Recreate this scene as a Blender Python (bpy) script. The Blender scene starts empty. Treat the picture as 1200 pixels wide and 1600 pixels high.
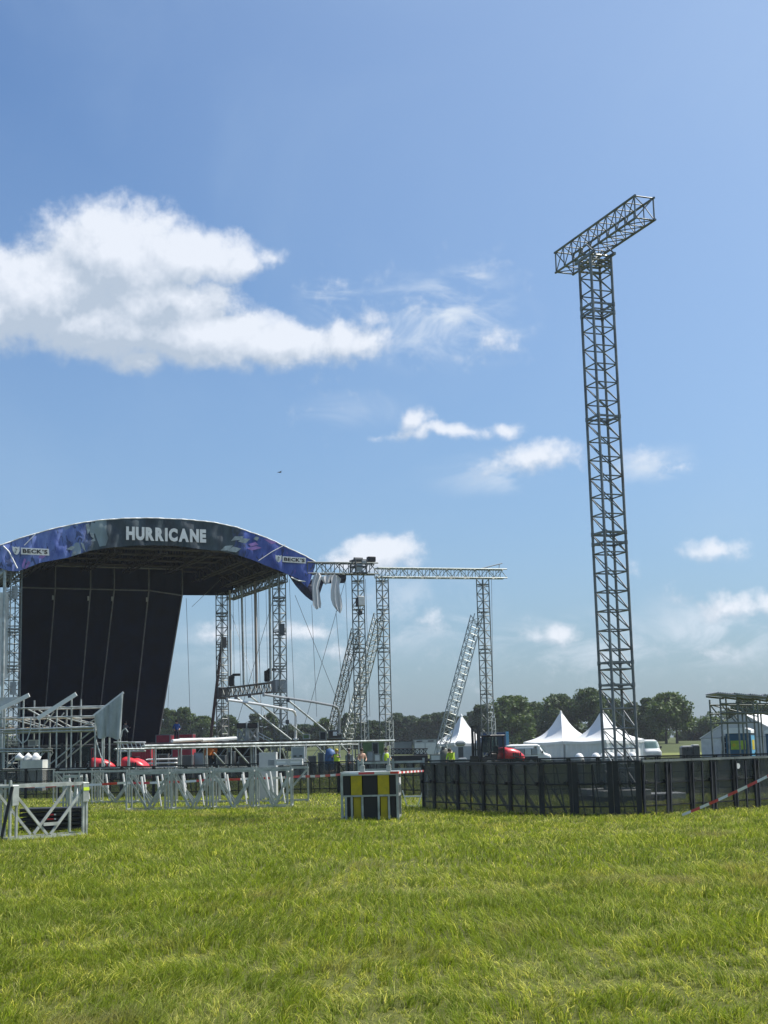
import bpy, math, random
import numpy as np
from mathutils import Vector, Matrix, Quaternion

random.seed(7)
scene = bpy.context.scene
COL = scene.collection
PI = math.pi
V = Vector

# ------------------------------------------------------------------ camera
FPX, CAMH = 2219.0, 1.7
PITCH, ROLL = math.radians(9.47), math.radians(1.43)
RC = Matrix.Rotation(PI / 2 + PITCH, 3, 'X') @ Matrix.Rotation(-ROLL, 3, 'Z')
cam_d = bpy.data.cameras.new('camera')
cam = bpy.data.objects.new('camera', cam_d)
COL.objects.link(cam)
cam.matrix_world = Matrix.Translation((0, 0, CAMH)) @ RC.to_4x4()
cam_d.sensor_fit = 'VERTICAL'
cam_d.sensor_height = 36.0
cam_d.lens = 36.0 * FPX / 1600.0
cam_d.clip_start = 0.1
cam_d.clip_end = 8000
scene.camera = cam


def ray(px, py):
    return RC @ V((px - 600, 800 - py, -FPX))


def terrain(y):
    t = min(1, max(0, (y - 170) / 280))
    return 3.0 * t * t * (3 - 2 * t)


def at(px, py, Y):
    """point of the place seen at a photo pixel, at Y metres in front of the camera"""
    d = ray(px, py)
    return V((0, 0, CAMH)) + d * (Y / d.y)


def gp(px, py):
    """point of the flat field seen at a photo pixel"""
    d = ray(px, py)
    return V((0, 0, CAMH)) + d * (-CAMH / d.z)


# ------------------------------------------------------------------ node helpers
class NT:
    def __init__(s, tree):
        s.t = tree
        s.n = tree.nodes
        s.l = tree.links

    def node(s, typ, **kw):
        nd = s.n.new(typ)
        for k, v in kw.items():
            if k.startswith('i_'):
                key = k[2:]
                key = int(key) if key.isdigit() else key.replace('_', ' ')
                nd.inputs[key].default_value = v
            else:
                setattr(nd, k, v)
        return nd

    def link(s, a, b):
        s.l.new(a, b)

    def setin(s, sock, v):
        if hasattr(v, 'is_output') or isinstance(v, bpy.types.NodeSocket):
            s.l.new(v, sock)
        else:
            sock.default_value = v

    def math(s, op, a, b=None, c=None, clamp=False):
        nd = s.n.new('ShaderNodeMath')
        nd.operation = op
        nd.use_clamp = clamp
        for i, v in enumerate((a, b, c)):
            if v is not None:
                s.setin(nd.inputs[i], v)
        return nd.outputs[0]

    def vmath(s, op, a, b=None):
        nd = s.n.new('ShaderNodeVectorMath')
        nd.operation = op
        s.setin(nd.inputs[0], a)
        if b is not None:
            s.setin(nd.inputs[1], b)
        return nd.outputs['Value'] if op in ('LENGTH', 'DISTANCE', 'DOT_PRODUCT') else nd.outputs[0]

    def noise(s, vec, scale, detail=3, rough=.5, dist=0, out=0, dim='3D'):
        nd = s.n.new('ShaderNodeTexNoise')
        nd.noise_dimensions = dim
        if vec is not None:
            s.l.new(vec, nd.inputs['Vector'])
        nd.inputs['Scale'].default_value = scale
        nd.inputs['Detail'].default_value = detail
        nd.inputs['Roughness'].default_value = rough
        nd.inputs['Distortion'].default_value = dist
        return nd.outputs[out]

    def mix(s, f, a, b, mode='MIX'):
        nd = s.n.new('ShaderNodeMix')
        nd.data_type = 'RGBA'
        nd.blend_type = mode
        s.setin(nd.inputs[0], f)
        s.setin(nd.inputs[6], a if not isinstance(a, tuple) else (*a[:3], 1))
        s.setin(nd.inputs[7], b if not isinstance(b, tuple) else (*b[:3], 1))
        return nd.outputs[2]

    def mrange(s, v, a, b, c=0.0, d=1.0, smooth=False):
        nd = s.n.new('ShaderNodeMapRange')
        if smooth:
            nd.interpolation_type = 'SMOOTHSTEP'
        s.setin(nd.inputs[0], v)
        for i, x in enumerate((a, b, c, d)):
            nd.inputs[i + 1].default_value = x
        return nd.outputs[0]


# ------------------------------------------------------------------ world: sky with clouds
SUN_EL, SUN_AZ = math.radians(55), math.radians(70)      # azimuth from the view direction, to the right
world = bpy.data.worlds.new('World')
scene.world = world
world.use_nodes = True
W = NT(world.node_tree)
W.n.clear()
sky = W.node('ShaderNodeTexSky', sky_type='NISHITA')
sky.sun_disc = False
sky.sun_elevation = SUN_EL
sky.sun_rotation = SUN_AZ
sky.altitude = 30
sky.air_density = 1.05
sky.dust_density = 2.2
sky.ozone_density = 3.2

# cloud field as a node group: 2-D sky coordinates (azimuth, elevation, radians * 2.219) -> density
BLOBS = [  # photo x, y, radius x, radius y, strength
    (185, 395, 165, 92, 1.42), (70, 455, 175, 92, 1.42), (-60, 480, 200, 88, 1.49), (300, 400, 120, 55, 1.28), (250, 480, 170, 72, 1.35),
    (150, 505, 170, 70, 1.35), (365, 412, 60, 34, 0.84), (425, 408, 44, 18, 0.63), (330, 530, 165, 62, 1.35), (440, 540, 140, 44, 1.22), (545, 535, 95, 44, 0.84),
    (585, 492, 52, 34, 0.42), (225, 560, 75, 30, 0.84), (500, 455, 36, 26, 0.08), (520, 500, 60, 30, 0.12), (605, 432, 30, 16, 0.07), (690, 478, 90, 24, 0.08), (733, 418, 44, 26, 0.09),
    (770, 532, 55, 28, 0.42), (825, 508, 26, 18, 0.09), (690, 562, 90, 22, 0.09), (800, 448, 34, 18, 0.07), (490, 622, 40, 22, 0.05),
    (650, 664, 44, 26, 0.68), (700, 678, 120, 16, 0.68), (795, 668, 42, 17, 0.59), (590, 683, 40, 10, 0.38),
    (845, 712, 95, 32, 0.65), (775, 724, 50, 22, 0.28), (735, 742, 40, 16, 0.08), (1000, 718, 50, 20, 0.35), (1060, 733, 40, 12, 0.27),
    (588, 862, 82, 32, 1.22), (540, 872, 50, 20, 0.73), (640, 878, 40, 16, 0.38), (1112, 862, 66, 24, 0.65), (1150, 944, 70, 26, 0.59), (1215, 936, 50, 26, 0.68), (1060, 935, 36, 22, 0.26),
    (668, 966, 42, 32, 0.33), (610, 935, 50, 22, 0.08), (470, 985, 70, 22, 0.63), (520, 1020, 70, 22, 0.31), (860, 996, 60, 20, 0.59), (1140, 1020, 70, 22, 0.35), (985, 890, 26, 14, 0.23), (750, 1000, 60, 20, 0.07),
    (560, 1050, 120, 30, 0.08), (330, 985, 60, 26, 0.38), (900, 1050, 160, 30, 0.07), (655, 1010, 40, 18, 0.07), (560, 940, 30, 16, 0.20),
]
g = bpy.data.node_groups.new('cloud_field', 'ShaderNodeTree')
g.interface.new_socket('P', in_out='INPUT', socket_type='NodeSocketVector')
g.interface.new_socket('F', in_out='OUTPUT', socket_type='NodeSocketFloat')
G = NT(g)
gi = G.node('NodeGroupInput')
go = G.node('NodeGroupOutput')
P = gi.outputs[0]
warp = G.noise(P, 11, 3, .55, 0, 1)
w2 = G.vmath('SUBTRACT', warp, (.5, .5, .5))
wnode = G.n.new('ShaderNodeVectorMath'); wnode.operation = 'SCALE'
G.link(w2, wnode.inputs[0]); wnode.inputs['Scale'].default_value = .05
PW = G.vmath('ADD', P, wnode.outputs[0])
acc = None
for bx, by, rx, ry, st in BLOBS:
    d = ray(bx, by).normalized()
    az, el = math.atan2(d.x, d.y), math.asin(d.z)
    q = G.vmath('SUBTRACT', PW, (az * 2.219, el * 2.219, 0))
    q = G.vmath('MULTIPLY', q, (1000 / rx / (1 + 0), 1000 / ry, 0))
    ln = G.vmath('LENGTH', q)
    v = G.math('MULTIPLY_ADD', ln, -st, st)
    if acc is None:
        acc = v
    else:
        nd = G.node('ShaderNodeMath', operation='SMOOTH_MAX')
        G.link(acc, nd.inputs[0]); G.link(v, nd.inputs[1]); nd.inputs[2].default_value = .12
        acc = nd.outputs[0]
# loose fair-weather clouds over the part of the sky beyond the picture
sx = G.node('ShaderNodeSeparateXYZ'); G.link(P, sx.inputs[0])
aza = G.math('ABSOLUTE', sx.outputs[0])
outm = G.mrange(aza, .70, 1.0, -1.0, 0.0, True)
up = G.mrange(sx.outputs[1], 1.15, 1.5, -1.0, 0.0, True)
om = G.math('MAXIMUM', outm, up)
cover = G.noise(P, 1.9, 2, .5)
cv = G.math('MULTIPLY_ADD', cover, 3.4, -2.15)
cv = G.math('ADD', cv, om)
acc = G.math('MAXIMUM', acc, cv)
n1 = G.noise(PW, 17, 9, .6)
n2 = G.noise(P, 52, 6, .62)
f = G.math('MULTIPLY_ADD', n1, .95, -.50)
f = G.math('ADD', acc, f)
f = G.math('ADD', f, G.math('MULTIPLY_ADD', n2, .50, -.25))
G.link(f, go.inputs[0])

tc = W.node('ShaderNodeTexCoord')
nv = W.vmath('NORMALIZE', tc.outputs['Generated'])
sp = W.node('ShaderNodeSeparateXYZ'); W.link(nv, sp.inputs[0])
az = W.math('ARCTAN2', sp.outputs[0], sp.outputs[1])
el = W.math('ARCSINE', sp.outputs[2])
cb = W.node('ShaderNodeCombineXYZ')
W.link(W.math('MULTIPLY', az, 2.219), cb.inputs[0])
W.link(W.math('MULTIPLY', el, 2.219), cb.inputs[1])


def field(vec):
    nd = W.node('ShaderNodeGroup'); nd.node_tree = g
    W.link(vec, nd.inputs[0])
    return nd.outputs[0]


f0 = field(cb.outputs[0])
f1 = field(W.vmath('ADD', cb.outputs[0], (.012, .022, 0)))
f2 = field(W.vmath('ADD', cb.outputs[0], (.035, .075, 0)))
opac = W.mrange(f0, -.02, .60, 0, 1, True)
opac = W.math('MULTIPLY', opac, .93)
lit = W.math('SUBTRACT', f0, f1)
lit2 = W.math('SUBTRACT', f0, f2)
shade = W.math('MULTIPLY_ADD', lit, .95, .40)
shade = W.math('MULTIPLY_ADD', lit2, .42, shade)
thick = W.mrange(f2, .45, 1.5, 0, .50, True)
shade = W.math('SUBTRACT', shade, thick, clamp=True)
wm = None
for bx, by, rx, ry, st in ((690, 500, 190, 100, 1.0), (520, 470, 80, 60, .8), (735, 425, 60, 40, .9), (560, 640, 130, 40, .3), (820, 740, 200, 50, .7), (1020, 725, 120, 40, .8), (640, 960, 190, 90, .6), (900, 1010, 260, 70, .8), (1120, 980, 160, 90, .9), (420, 1010, 200, 70, .7)):
    d = ray(bx, by).normalized()
    q = W.vmath('SUBTRACT', cb.outputs[0], (math.atan2(d.x, d.y) * 2.219, math.asin(d.z) * 2.219, 0))
    ln = W.vmath('LENGTH', W.vmath('MULTIPLY', q, (1000 / rx, 1000 / ry, 0)))
    v = W.mrange(ln, 1.0, 0.0, 0, st, True)
    wm = v if wm is None else W.math('MAXIMUM', wm, v)
wmap = W.node('ShaderNodeMapping'); wmap.inputs['Rotation'].default_value = (0, 0, .3); wmap.inputs['Scale'].default_value = (.7, 1.5, 1)
W.link(cb.outputs[0], wmap.inputs[0])
wn_ = W.noise(wmap.outputs[0], 8.5, 8, .6, .9)
wisp = W.math('MULTIPLY', wm, W.mrange(wn_, .41, .70, 0, .95, True))
ccol = W.mix(shade, (4.4, 5.15, 6.15), (7.6, 8.0, 8.7))
# a pale veil toward the horizon and faint high streaks
veil = W.mrange(el, 0.0, .50, .30, 0.0)
streak = W.noise(cb.outputs[0], 2.2, 5, .55, .6)
veil = W.math('MULTIPLY_ADD', W.mrange(streak, .42, .8, 0, 1, True), .16, veil)
skyc = W.mix(W.math('MINIMUM', veil, .6), W.mix(1.0, sky.outputs[0], (.80, 1.02, 1.22), 'MULTIPLY'), (3.9, 5.3, 7.0))
sdot = W.vmath('DOT_PRODUCT', nv, (math.sin(SUN_AZ) * math.cos(SUN_EL), math.cos(SUN_AZ) * math.cos(SUN_EL), math.sin(SUN_EL)))
skyc = W.mix(W.mrange(sdot, .40, .95, 0, .60), skyc, (5.2, 6.6, 8.6))
skyc = W.mix(wisp, skyc, (6.6, 7.3, 8.2))
final = W.mix(opac, skyc, ccol)
below = W.mrange(sp.outputs[2], -.02, 0.0, 0, 1)
bg = W.node('ShaderNodeBackground'); bg.inputs[1].default_value = .079
W.link(final, bg.inputs[0])
wo = W.node('ShaderNodeOutputWorld'); W.link(bg.outputs[0], wo.inputs[0])
world.cycles.sampling_method = 'MANUAL'
world.cycles.sample_map_resolution = 512

# ------------------------------------------------------------------ sun
sl = bpy.data.lights.new('sun', 'SUN')
sl.energy = 4.6
sl.angle = math.radians(.6)
sl.color = (1, .95, .88)
sun = bpy.data.objects.new('sun', sl)
COL.objects.link(sun)
sd = V((math.sin(SUN_AZ) * math.cos(SUN_EL), math.cos(SUN_AZ) * math.cos(SUN_EL), math.sin(SUN_EL)))
sun.rotation_euler = sd.to_track_quat('Z', 'Y').to_euler()
sun.location = (30, 20, 60)

scene.view_settings.view_transform = 'Standard'
scene.view_settings.look = 'None'
scene.view_settings.exposure = .55
scene.view_settings.gamma = 1
scene.view_settings.use_curve_mapping = False
scene.cycles.max_bounces = 6
scene.cycles.transparent_max_bounces = 16

# ------------------------------------------------------------------ materials
MATS = {}


def mat(name, col, rough=.6, metal=0.0, var=.12, scale=3.0, bump=0.0, spec=.5, coord='Object', dirt=None):
    if name in MATS:
        return MATS[name]
    m = bpy.data.materials.new(name)
    m.use_nodes = True
    t = NT(m.node_tree)
    b = t.n['Principled BSDF']
    b.inputs['Roughness'].default_value = rough
    b.inputs['Metallic'].default_value = metal
    b.inputs['Specular IOR Level'].default_value = spec
    geo = t.node('ShaderNodeNewGeometry')
    n = t.noise(geo.outputs['Position'], scale, 5, .6)
    lo = tuple(max(0, c * (1 - var * 1.6)) for c in col)
    hi = tuple(min(1, c * (1 + var * 1.2)) for c in col)
    c = t.mix(t.mrange(n, .3, .7), lo, hi)
    if dirt:
        n3 = t.noise(geo.outputs['Position'], scale * .37, 6, .7)
        c = t.mix(t.mrange(n3, .5, .72, 0, .75, True), c, dirt)
    t.link(c, b.inputs['Base Color'])
    t.link(t.mrange(n, .3, .7, max(.02, rough - .1), min(1, rough + .12)), b.inputs['Roughness'])
    if bump:
        bp = t.node('ShaderNodeBump'); bp.inputs['Strength'].default_value = bump
        bp.inputs['Distance'].default_value = .02
        t.link(t.noise(geo.outputs['Position'], scale * 6, 4, .6), bp.inputs['Height'])
        t.link(bp.outputs[0], b.inputs['Normal'])
    MATS[name] = m
    return m


ALU = mat('aluminium', (.43, .455, .42), .42, .35, .2, 4, dirt=(.2, .2, .17))
STEEL = mat('galvanised_steel', (.20, .22, .21), .5, .3, .25, 3, dirt=(.10, .09, .075))
MASTM = mat('mast_steel', (.20, .215, .22), .45, .35, .28, 2.2, dirt=(.10, .075, .06))
SCAF = mat('scaffold_tube', (.46, .49, .47), .4, .4, .25, 2.5, dirt=(.2, .2, .18))
BLK = mat('black_steel', (.018, .019, .022), .5, .1, .3, 5, dirt=(.05, .047, .042))
BLKP = mat('black_paint', (.012, .012, .014), .5, 0, .3, 3)
CLOTH = mat('black_drape', (.006, .011, .029), .8, 0, .35, .7, spec=.25, bump=.9)
WHT = mat('white_paint', (.78, .78, .76), .5, 0, .06, 2, dirt=(.6, .58, .53))
TENT = mat('tent_canvas', (.80, .80, .78), .6, 0, .04, .8, dirt=(.70, .69, .66))
GREYT = mat('grey_tarp', (.42, .46, .45), .6, 0, .12, 2, bump=.3)
RED = mat('red_paint', (.62, .035, .045), .35, 0, .12, 2)
DRED = mat('red_container', (.36, .02, .035), .5, 0, .2, 1.5)
GLASS = mat('dark_glass', (.03, .045, .05), .08, 0, .1, 1)
_g = NT(GLASS.node_tree)
_tr = _g.node('ShaderNodeBsdfTransparent'); _tr.inputs[0].default_value = (.75, .85, .85, 1)
_mx = _g.node('ShaderNodeMixShader'); _mx.inputs[0].default_value = .3
_g.link(_tr.outputs[0], _mx.inputs[1]); _g.link(_g.n['Principled BSDF'].outputs[0], _mx.inputs[2]); _g.link(_mx.outputs[0], _g.n['Material Output'].inputs[0])
TYRE = mat('tyre_rubber', (.02, .02, .02), .85, 0, .2, 8)
YEL = mat('yellow_board', (.50, .38, .004), .55, 0, .12, 5, dirt=(.32, .25, .02))
BLUE = mat('blue_paint', (.012, .075, .14), .4, 0, .12, 2)
LBLUE = mat('light_blue_paint', (.10, .34, .52), .4, 0, .1, 2)
GREY = mat('grey_paint', (.30, .32, .33), .5, 0, .12, 2)
LGREY = mat('light_grey_paint', (.55, .56, .55), .5, 0, .1, 2)
DGREY = mat('dark_grey', (.07, .075, .08), .6, 0, .2, 2)
CONC = mat('concrete', (.36, .36, .34), .9, 0, .15, 4, bump=.3)
WOOD = mat('plywood', (.35, .25, .15), .7, 0, .2, 4)
BROWN = mat('brown_board', (.055, .042, .036), .6, 0, .2, 2)
ORANGE = mat('orange_fabric', (.80, .22, .05), .7, 0, .1, 5)
HIVIS = mat('hivis_fabric', (.55, .72, .03), .7, 0, .1, 5)
SKIN = mat('skin', (.52, .30, .20), .55, 0, .08, 8)
HAIR = mat('hair', (.03, .02, .015), .7, 0, .2, 20)
DENIM = mat('dark_trousers', (.025, .03, .045), .8, 0, .2, 8)
SHIRTB = mat('blue_shirt', (.03, .09, .30), .8, 0, .2, 8)
GREENM = mat('green_board', (.10, .16, .06), .7, 0, .2, 3)
RUST = mat('brown_pole', (.12, .08, .075), .6, .1, .2, 2)

# ------------------------------------------------------------------ mesh helpers


def mesh_from(name, verts, faces, material, smooth=False):
    me = bpy.data.meshes.new(name)
    me.from_pydata([tuple(v) for v in verts], [], faces)
    mats = material if isinstance(material, (list, tuple)) else [material]
    for m in mats:
        me.materials.append(m)
    if smooth:
        me.polygons.foreach_set('use_smooth', [True] * len(me.polygons))
    me.update()
    return me


def basis(d):
    d = d.normalized()
    up = V((0, 0, 1)) if abs(d.z) < .95 else V((0, 1, 0))
    s = d.cross(up).normalized()
    return s, s.cross(d).normalized()


class MB:
    """collects shapes into one mesh"""

    def __init__(s):
        s.v, s.f, s.mi = [], [], []

    def add(s, vs, fs, mi=0):
        o = len(s.v)
        s.v += [V(x) for x in vs]
        s.f += [tuple(i + o for i in f) for f in fs]
        s.mi += [mi] * len(fs)
        return s

    def tube(s, p, q, r, n=6, r2=None, cap=True, mi=0):
        p, q = V(p), V(q)
        if (q - p).length < 1e-6:
            return s
        a, b = basis(q - p)
        r2 = r if r2 is None else r2
        vs = [p + (a * math.cos(2 * PI * i / n) + b * math.sin(2 * PI * i / n)) * r for i in range(n)]
        vs += [q + (a * math.cos(2 * PI * i / n) + b * math.sin(2 * PI * i / n)) * r2 for i in range(n)]
        fs = [(i, (i + 1) % n, n + (i + 1) % n, n + i) for i in range(n)]
        if cap:
            fs += [tuple(range(n))[::-1], tuple(range(n, 2 * n))]
        return s.add(vs, fs, mi)

    def path(s, pts, r, n=6, mi=0):
        for a, b in zip(pts, pts[1:]):
            s.tube(a, b, r, n, mi=mi)
        return s

    def box(s, c, size, rz=0, mi=0, bev=0):
        c = V(c)
        hx, hy, hz = (x / 2 for x in size)
        R = Matrix.Rotation(rz, 3, 'Z')
        if bev <= 0:
            vs = [c + R @ V((x * hx, y * hy, z * hz)) for z in (-1, 1) for x, y in ((-1, -1), (1, -1), (1, 1), (-1, 1))]
            fs = [(3, 2, 1, 0), (4, 5, 6, 7)] + [(i, (i + 1) % 4, 4 + (i + 1) % 4, 4 + i) for i in range(4)]
            return s.add(vs, fs, mi)
        b = min(bev, hx * .9, hy * .9, hz * .9)
        vs = []
        for z, k in ((-hz, b), (-hz + b, 0), (hz - b, 0), (hz, b)):
            x, y = hx - k, hy - k
            c4 = b * .6
            for px, py in ((-x + c4, -y), (x - c4, -y), (x, -y + c4), (x, y - c4), (x - c4, y), (-x + c4, y), (-x, y - c4), (-x, -y + c4)):
                vs.append(c + R @ V((px, py, z)))
        fs = [tuple(range(8))[::-1], tuple(range(24, 32))]
        for k in range(3):
            fs += [(k * 8 + i, k * 8 + (i + 1) % 8, (k + 1) * 8 + (i + 1) % 8, (k + 1) * 8 + i) for i in range(8)]
        return s.add(vs, fs, mi)

    def bar(s, p, q, w, h, mi=0):
        """rectangular bar from p to q, w across, h thick"""
        p, q = V(p), V(q)
        a, b = basis(q - p)
        vs = [x + a * i * w / 2 + b * j * h / 2 for x in (p, q) for i, j in ((-1, -1), (1, -1), (1, 1), (-1, 1))]
        return s.add(vs, [(3, 2, 1, 0), (4, 5, 6, 7)] + [(i, (i + 1) % 4, 4 + (i + 1) % 4, 4 + i) for i in range(4)], mi)

    def prism(s, poly, off, mi=0):
        """planar polygon (3-D points) given thickness by offset vector"""
        n = len(poly)
        off = V(off)
        vs = [V(p) for p in poly] + [V(p) + off for p in poly]
        return s.add(vs, [tuple(range(n))[::-1], tuple(range(n, 2 * n))] + [(i, (i + 1) % n, n + (i + 1) % n, n + i) for i in range(n)], mi)

    def lathe(s, c, prof, n=12, mi=0):
        c = V(c)
        vs = []
        for r, z in prof:
            vs += [c + V((r * math.cos(2 * PI * i / n), r * math.sin(2 * PI * i / n), z)) for i in range(n)]
        fs = []
        for k in range(len(prof) - 1):
            fs += [(k * n + i, k * n + (i + 1) % n, (k + 1) * n + (i + 1) % n, (k + 1) * n + i) for i in range(n)]
        fs += [tuple(range(n))[::-1], tuple(range((len(prof) - 1) * n, len(prof) * n))]
        return s.add(vs, fs, mi)

    def sheet(s, grid, mi=0):
        """grid[i][j] of points"""
        n, m = len(grid), len(grid[0])
        vs = [p for row in grid for p in row]
        fs = [(i * m + j, i * m + j + 1, (i + 1) * m + j + 1, (i + 1) * m + j) for i in range(n - 1) for j in range(m - 1)]
        return s.add(vs, fs, mi)

    def build(s, name, material, parent=None, smooth=False, kind=None, label=None):
        me = mesh_from(name, s.v, s.f, material, smooth)
        if any(s.mi):
            me.polygons.foreach_set('material_index', s.mi)
        return put(name, me, parent, kind=kind, label=label)


def put(name, me, parent=None, loc=(0, 0, 0), kind=None, label=None):
    o = bpy.data.objects.new(name, me)
    COL.objects.link(o)
    o.location = loc
    if parent:
        o.parent = parent
    if kind:
        o['kind'] = kind
    if label:
        o['label'] = label
    return o


def tag(o, label, cat, group=None):
    o['label'] = label
    o['category'] = cat
    if group:
        o['group'] = group
    return o


def thing(name, label, cat, loc=(0, 0, 0), rz=0, group=None):
    o = put(name, None, None, loc)
    o.rotation_euler = (0, 0, rz)
    return tag(o, label, cat, group)


_unit = {}


def unit(shape, m):
    k = (shape, m.name)
    if k not in _unit:
        b = MB()
        if shape == 'tube':
            b.tube((0, 0, 0), (0, 0, 1), 1, 8)
        elif shape == 'bar':
            b.box((0, 0, .5), (1, 1, 1))
        else:
            b.box((0, 0, 0), (1, 1, 1), bev=.03)
        _unit[k] = mesh_from(shape + '_' + m.name, b.v, b.f, m)
        if shape == 'tube':
            me = _unit[k]
            me.polygons.foreach_set('use_smooth', [len(p.vertices) == 4 for p in me.polygons])
    return _unit[k]


def rod(name, p, q, r, m, parent, w=None, side=None, label=None):
    """tube (or rectangular bar when w is given: w along side, r thick) as one part sharing mesh data; p, q in parent space"""
    p, q = V(p), V(q)
    d = q - p
    L = d.length
    z = d / L
    if side is not None:
        y = z.cross(V(side)).normalized()
        x = y.cross(z)
    else:
        x, y = basis(d)
    o = put(name, unit('bar' if w else 'tube', m), parent, label=label)
    M = Matrix((x, y, z)).transposed().to_4x4()
    M = Matrix.Translation(p) @ M @ Matrix.Diagonal((w or r, r, L, 1))
    o.matrix_local = M
    return o


def block(name, c, size, m, parent, rz=0, rot=None, label=None):
    o = put(name, unit('block', m), parent, label=label)
    R = rot.to_4x4() if rot is not None else Matrix.Rotation(rz, 4, 'Z')
    o.matrix_local = Matrix.Translation(V(c)) @ R @ Matrix.Diagonal((*size, 1))
    return o


def copy_tree(o, parent=None):
    c = o.copy()
    COL.objects.link(c)
    c.parent = parent
    for ch in [x for x in bpy.data.objects if x.parent == o]:
        copy_tree(ch, c)
    return c


def lattice(mb, C, n, r, flip=False, rungs=True, rr=None, faces=4):
    """lacing between chords; C = list of (p0,p1) chord end points in ring order"""
    k = len(C)
    for i in range(faces):
        a, b = C[i], C[(i + 1) % k]
        for j in range(n):
            t0, t1 = j / n, (j + 1) / n
            if (j + i) % 2 == 0 or not flip:
                mb.tube(a[0].lerp(a[1], t0), b[0].lerp(b[1], t1), r, 5, cap=False)
            else:
                mb.tube(b[0].lerp(b[1], t0), a[0].lerp(a[1], t1), r, 5, cap=False)
            if rungs:
                mb.tube(a[0].lerp(a[1], t0), b[0].lerp(b[1], t0), rr or r, 5, cap=False)
    return mb


def box_corners(p0, p1, w, h, side):
    z = (p1 - p0).normalized()
    s = V(side).normalized()
    s = (s - z * s.dot(z)).normalized()
    t = z.cross(s)
    return [(p0 + s * i * w / 2 + t * j * h / 2, p1 + s * i * w / 2 + t * j * h / 2) for i, j in ((-1, -1), (1, -1), (1, 1), (-1, 1))]


def far_truss(root, p0, p1, w, h, side, panel, m, rc=.035, rl=.02, collars=(), lightm=None, flip=True):
    """truss beam seen small: four chords as parts, lacing joined"""
    p0, p1 = V(p0), V(p1)
    C = box_corners(p0, p1, w, h, side)
    for a, b in C:
        rod('chord', a, b, rc, m, root)
    mb = MB()
    n = max(2, round((p1 - p0).length / panel))
    lattice(mb, C, n, rl, flip=flip)
    mb.build('lacing', m, root, kind='stuff')
    for t in collars:
        c = MB()
        for i in range(4):
            a, b = C[i], C[(i + 1) % 4]
            c.tube(a[0].lerp(a[1], t), b[0].lerp(b[1], t), rc * 1.25, 6)
        c.build('collar', m, root)
# ------------------------------------------------------------------ ground
def ground_mat():
    m = bpy.data.materials.new('field_grass')
    m.use_nodes = True
    t = NT(m.node_tree)
    b = t.n['Principled BSDF']
    geo = t.node('ShaderNodeNewGeometry')
    pos = geo.outputs['Position']
    n1 = t.noise(pos, .35, 6, .65)
    n2 = t.noise(pos, 9, 6, .7)
    n3 = t.noise(pos, .02, 3, .5)
    c = t.mix(t.mrange(n2, .3, .7), (.065, .080, .014), (.14, .15, .036))
    c = t.mix(t.mrange(n1, .35, .7, 0, .8), c, (.125, .13, .042))
    sp = t.node('ShaderNodeSeparateXYZ'); t.link(pos, sp.inputs[0])
    far = t.mrange(sp.outputs[1], 55, 80)
    cf = t.mix(t.mrange(n1, .35, .65), (.055, .072, .026), (.085, .10, .036))
    band = t.math('ADD', sp.outputs[1], t.math('MULTIPLY_ADD', n3, 60, -30))
    hay = t.math('MULTIPLY', t.mrange(band, 150, 170), t.mrange(band, 215, 200))
    cf = t.mix(hay, cf, (.17, .19, .06))
    cf = t.mix(t.mrange(band, 420, 445, 0, .5), cf, (.17, .15, .09))
    c = t.mix(far, c, cf)
    t.link(c, b.inputs['Base Color'])
    b.inputs['Roughness'].default_value = .95
    b.inputs['Specular IOR Level'].default_value = .15
    bp = t.node('ShaderNodeBump'); bp.inputs['Strength'].default_value = .9; bp.inputs['Distance'].default_value = .06
    t.link(n2, bp.inputs['Height']); t.link(bp.outputs[0], b.inputs['Normal'])
    return m


ys = [-60, -20, 0, 10, 20, 30, 40, 60, 80, 110, 140, 170] + [170 + 280 * i / 24 for i in range(1, 25)] + [520, 700, 1100, 1500]
xs = [-1400, -900, -500, -250, -120, -60, -30, -15, 0, 15, 30, 60, 120, 250, 500, 900, 1400]
mb = MB().sheet([[V((x, y, terrain(y))) for x in xs] for y in ys])
mb.f = [f[::-1] for f in mb.f]
gr = mb.build('ground', ground_mat(), smooth=True, kind='structure')
gr['label'] = 'wide flat grass field rising slightly towards the trees'

# ------------------------------------------------------------------ grass blades
rng = np.random.default_rng(5)


def vnoise(x, y, s, seed=0):
    x, y = x / s, y / s
    xi, yi = np.floor(x).astype(np.int64), np.floor(y).astype(np.int64)
    fx, fy = x - xi, y - yi
    fx, fy = fx * fx * (3 - 2 * fx), fy * fy * (3 - 2 * fy)

    def h(a, b):
        n = (a * 374761393 + b * 668265263 + seed * 1442695) & 0x7fffffff
        n = ((n ^ (n >> 13)) * 1274126177) & 0x7fffffff
        return ((n ^ (n >> 16)) & 0xffff) / 65535.0
    return (h(xi, yi) * (1 - fx) + h(xi + 1, yi) * fx) * (1 - fy) + (h(xi, yi + 1) * (1 - fx) + h(xi + 1, yi + 1) * fx) * fy


def scatter(y0, y1, dens, margin):
    half = lambda y: y * .285 + margin
    A = 2 * half(y1) * (y1 - y0)
    n = int(A * dens)
    x = rng.uniform(-half(y1), half(y1), n)
    y = rng.uniform(y0, y1, n)
    k = np.abs(x) < half(y)
    return x[k], y[k]


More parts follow.
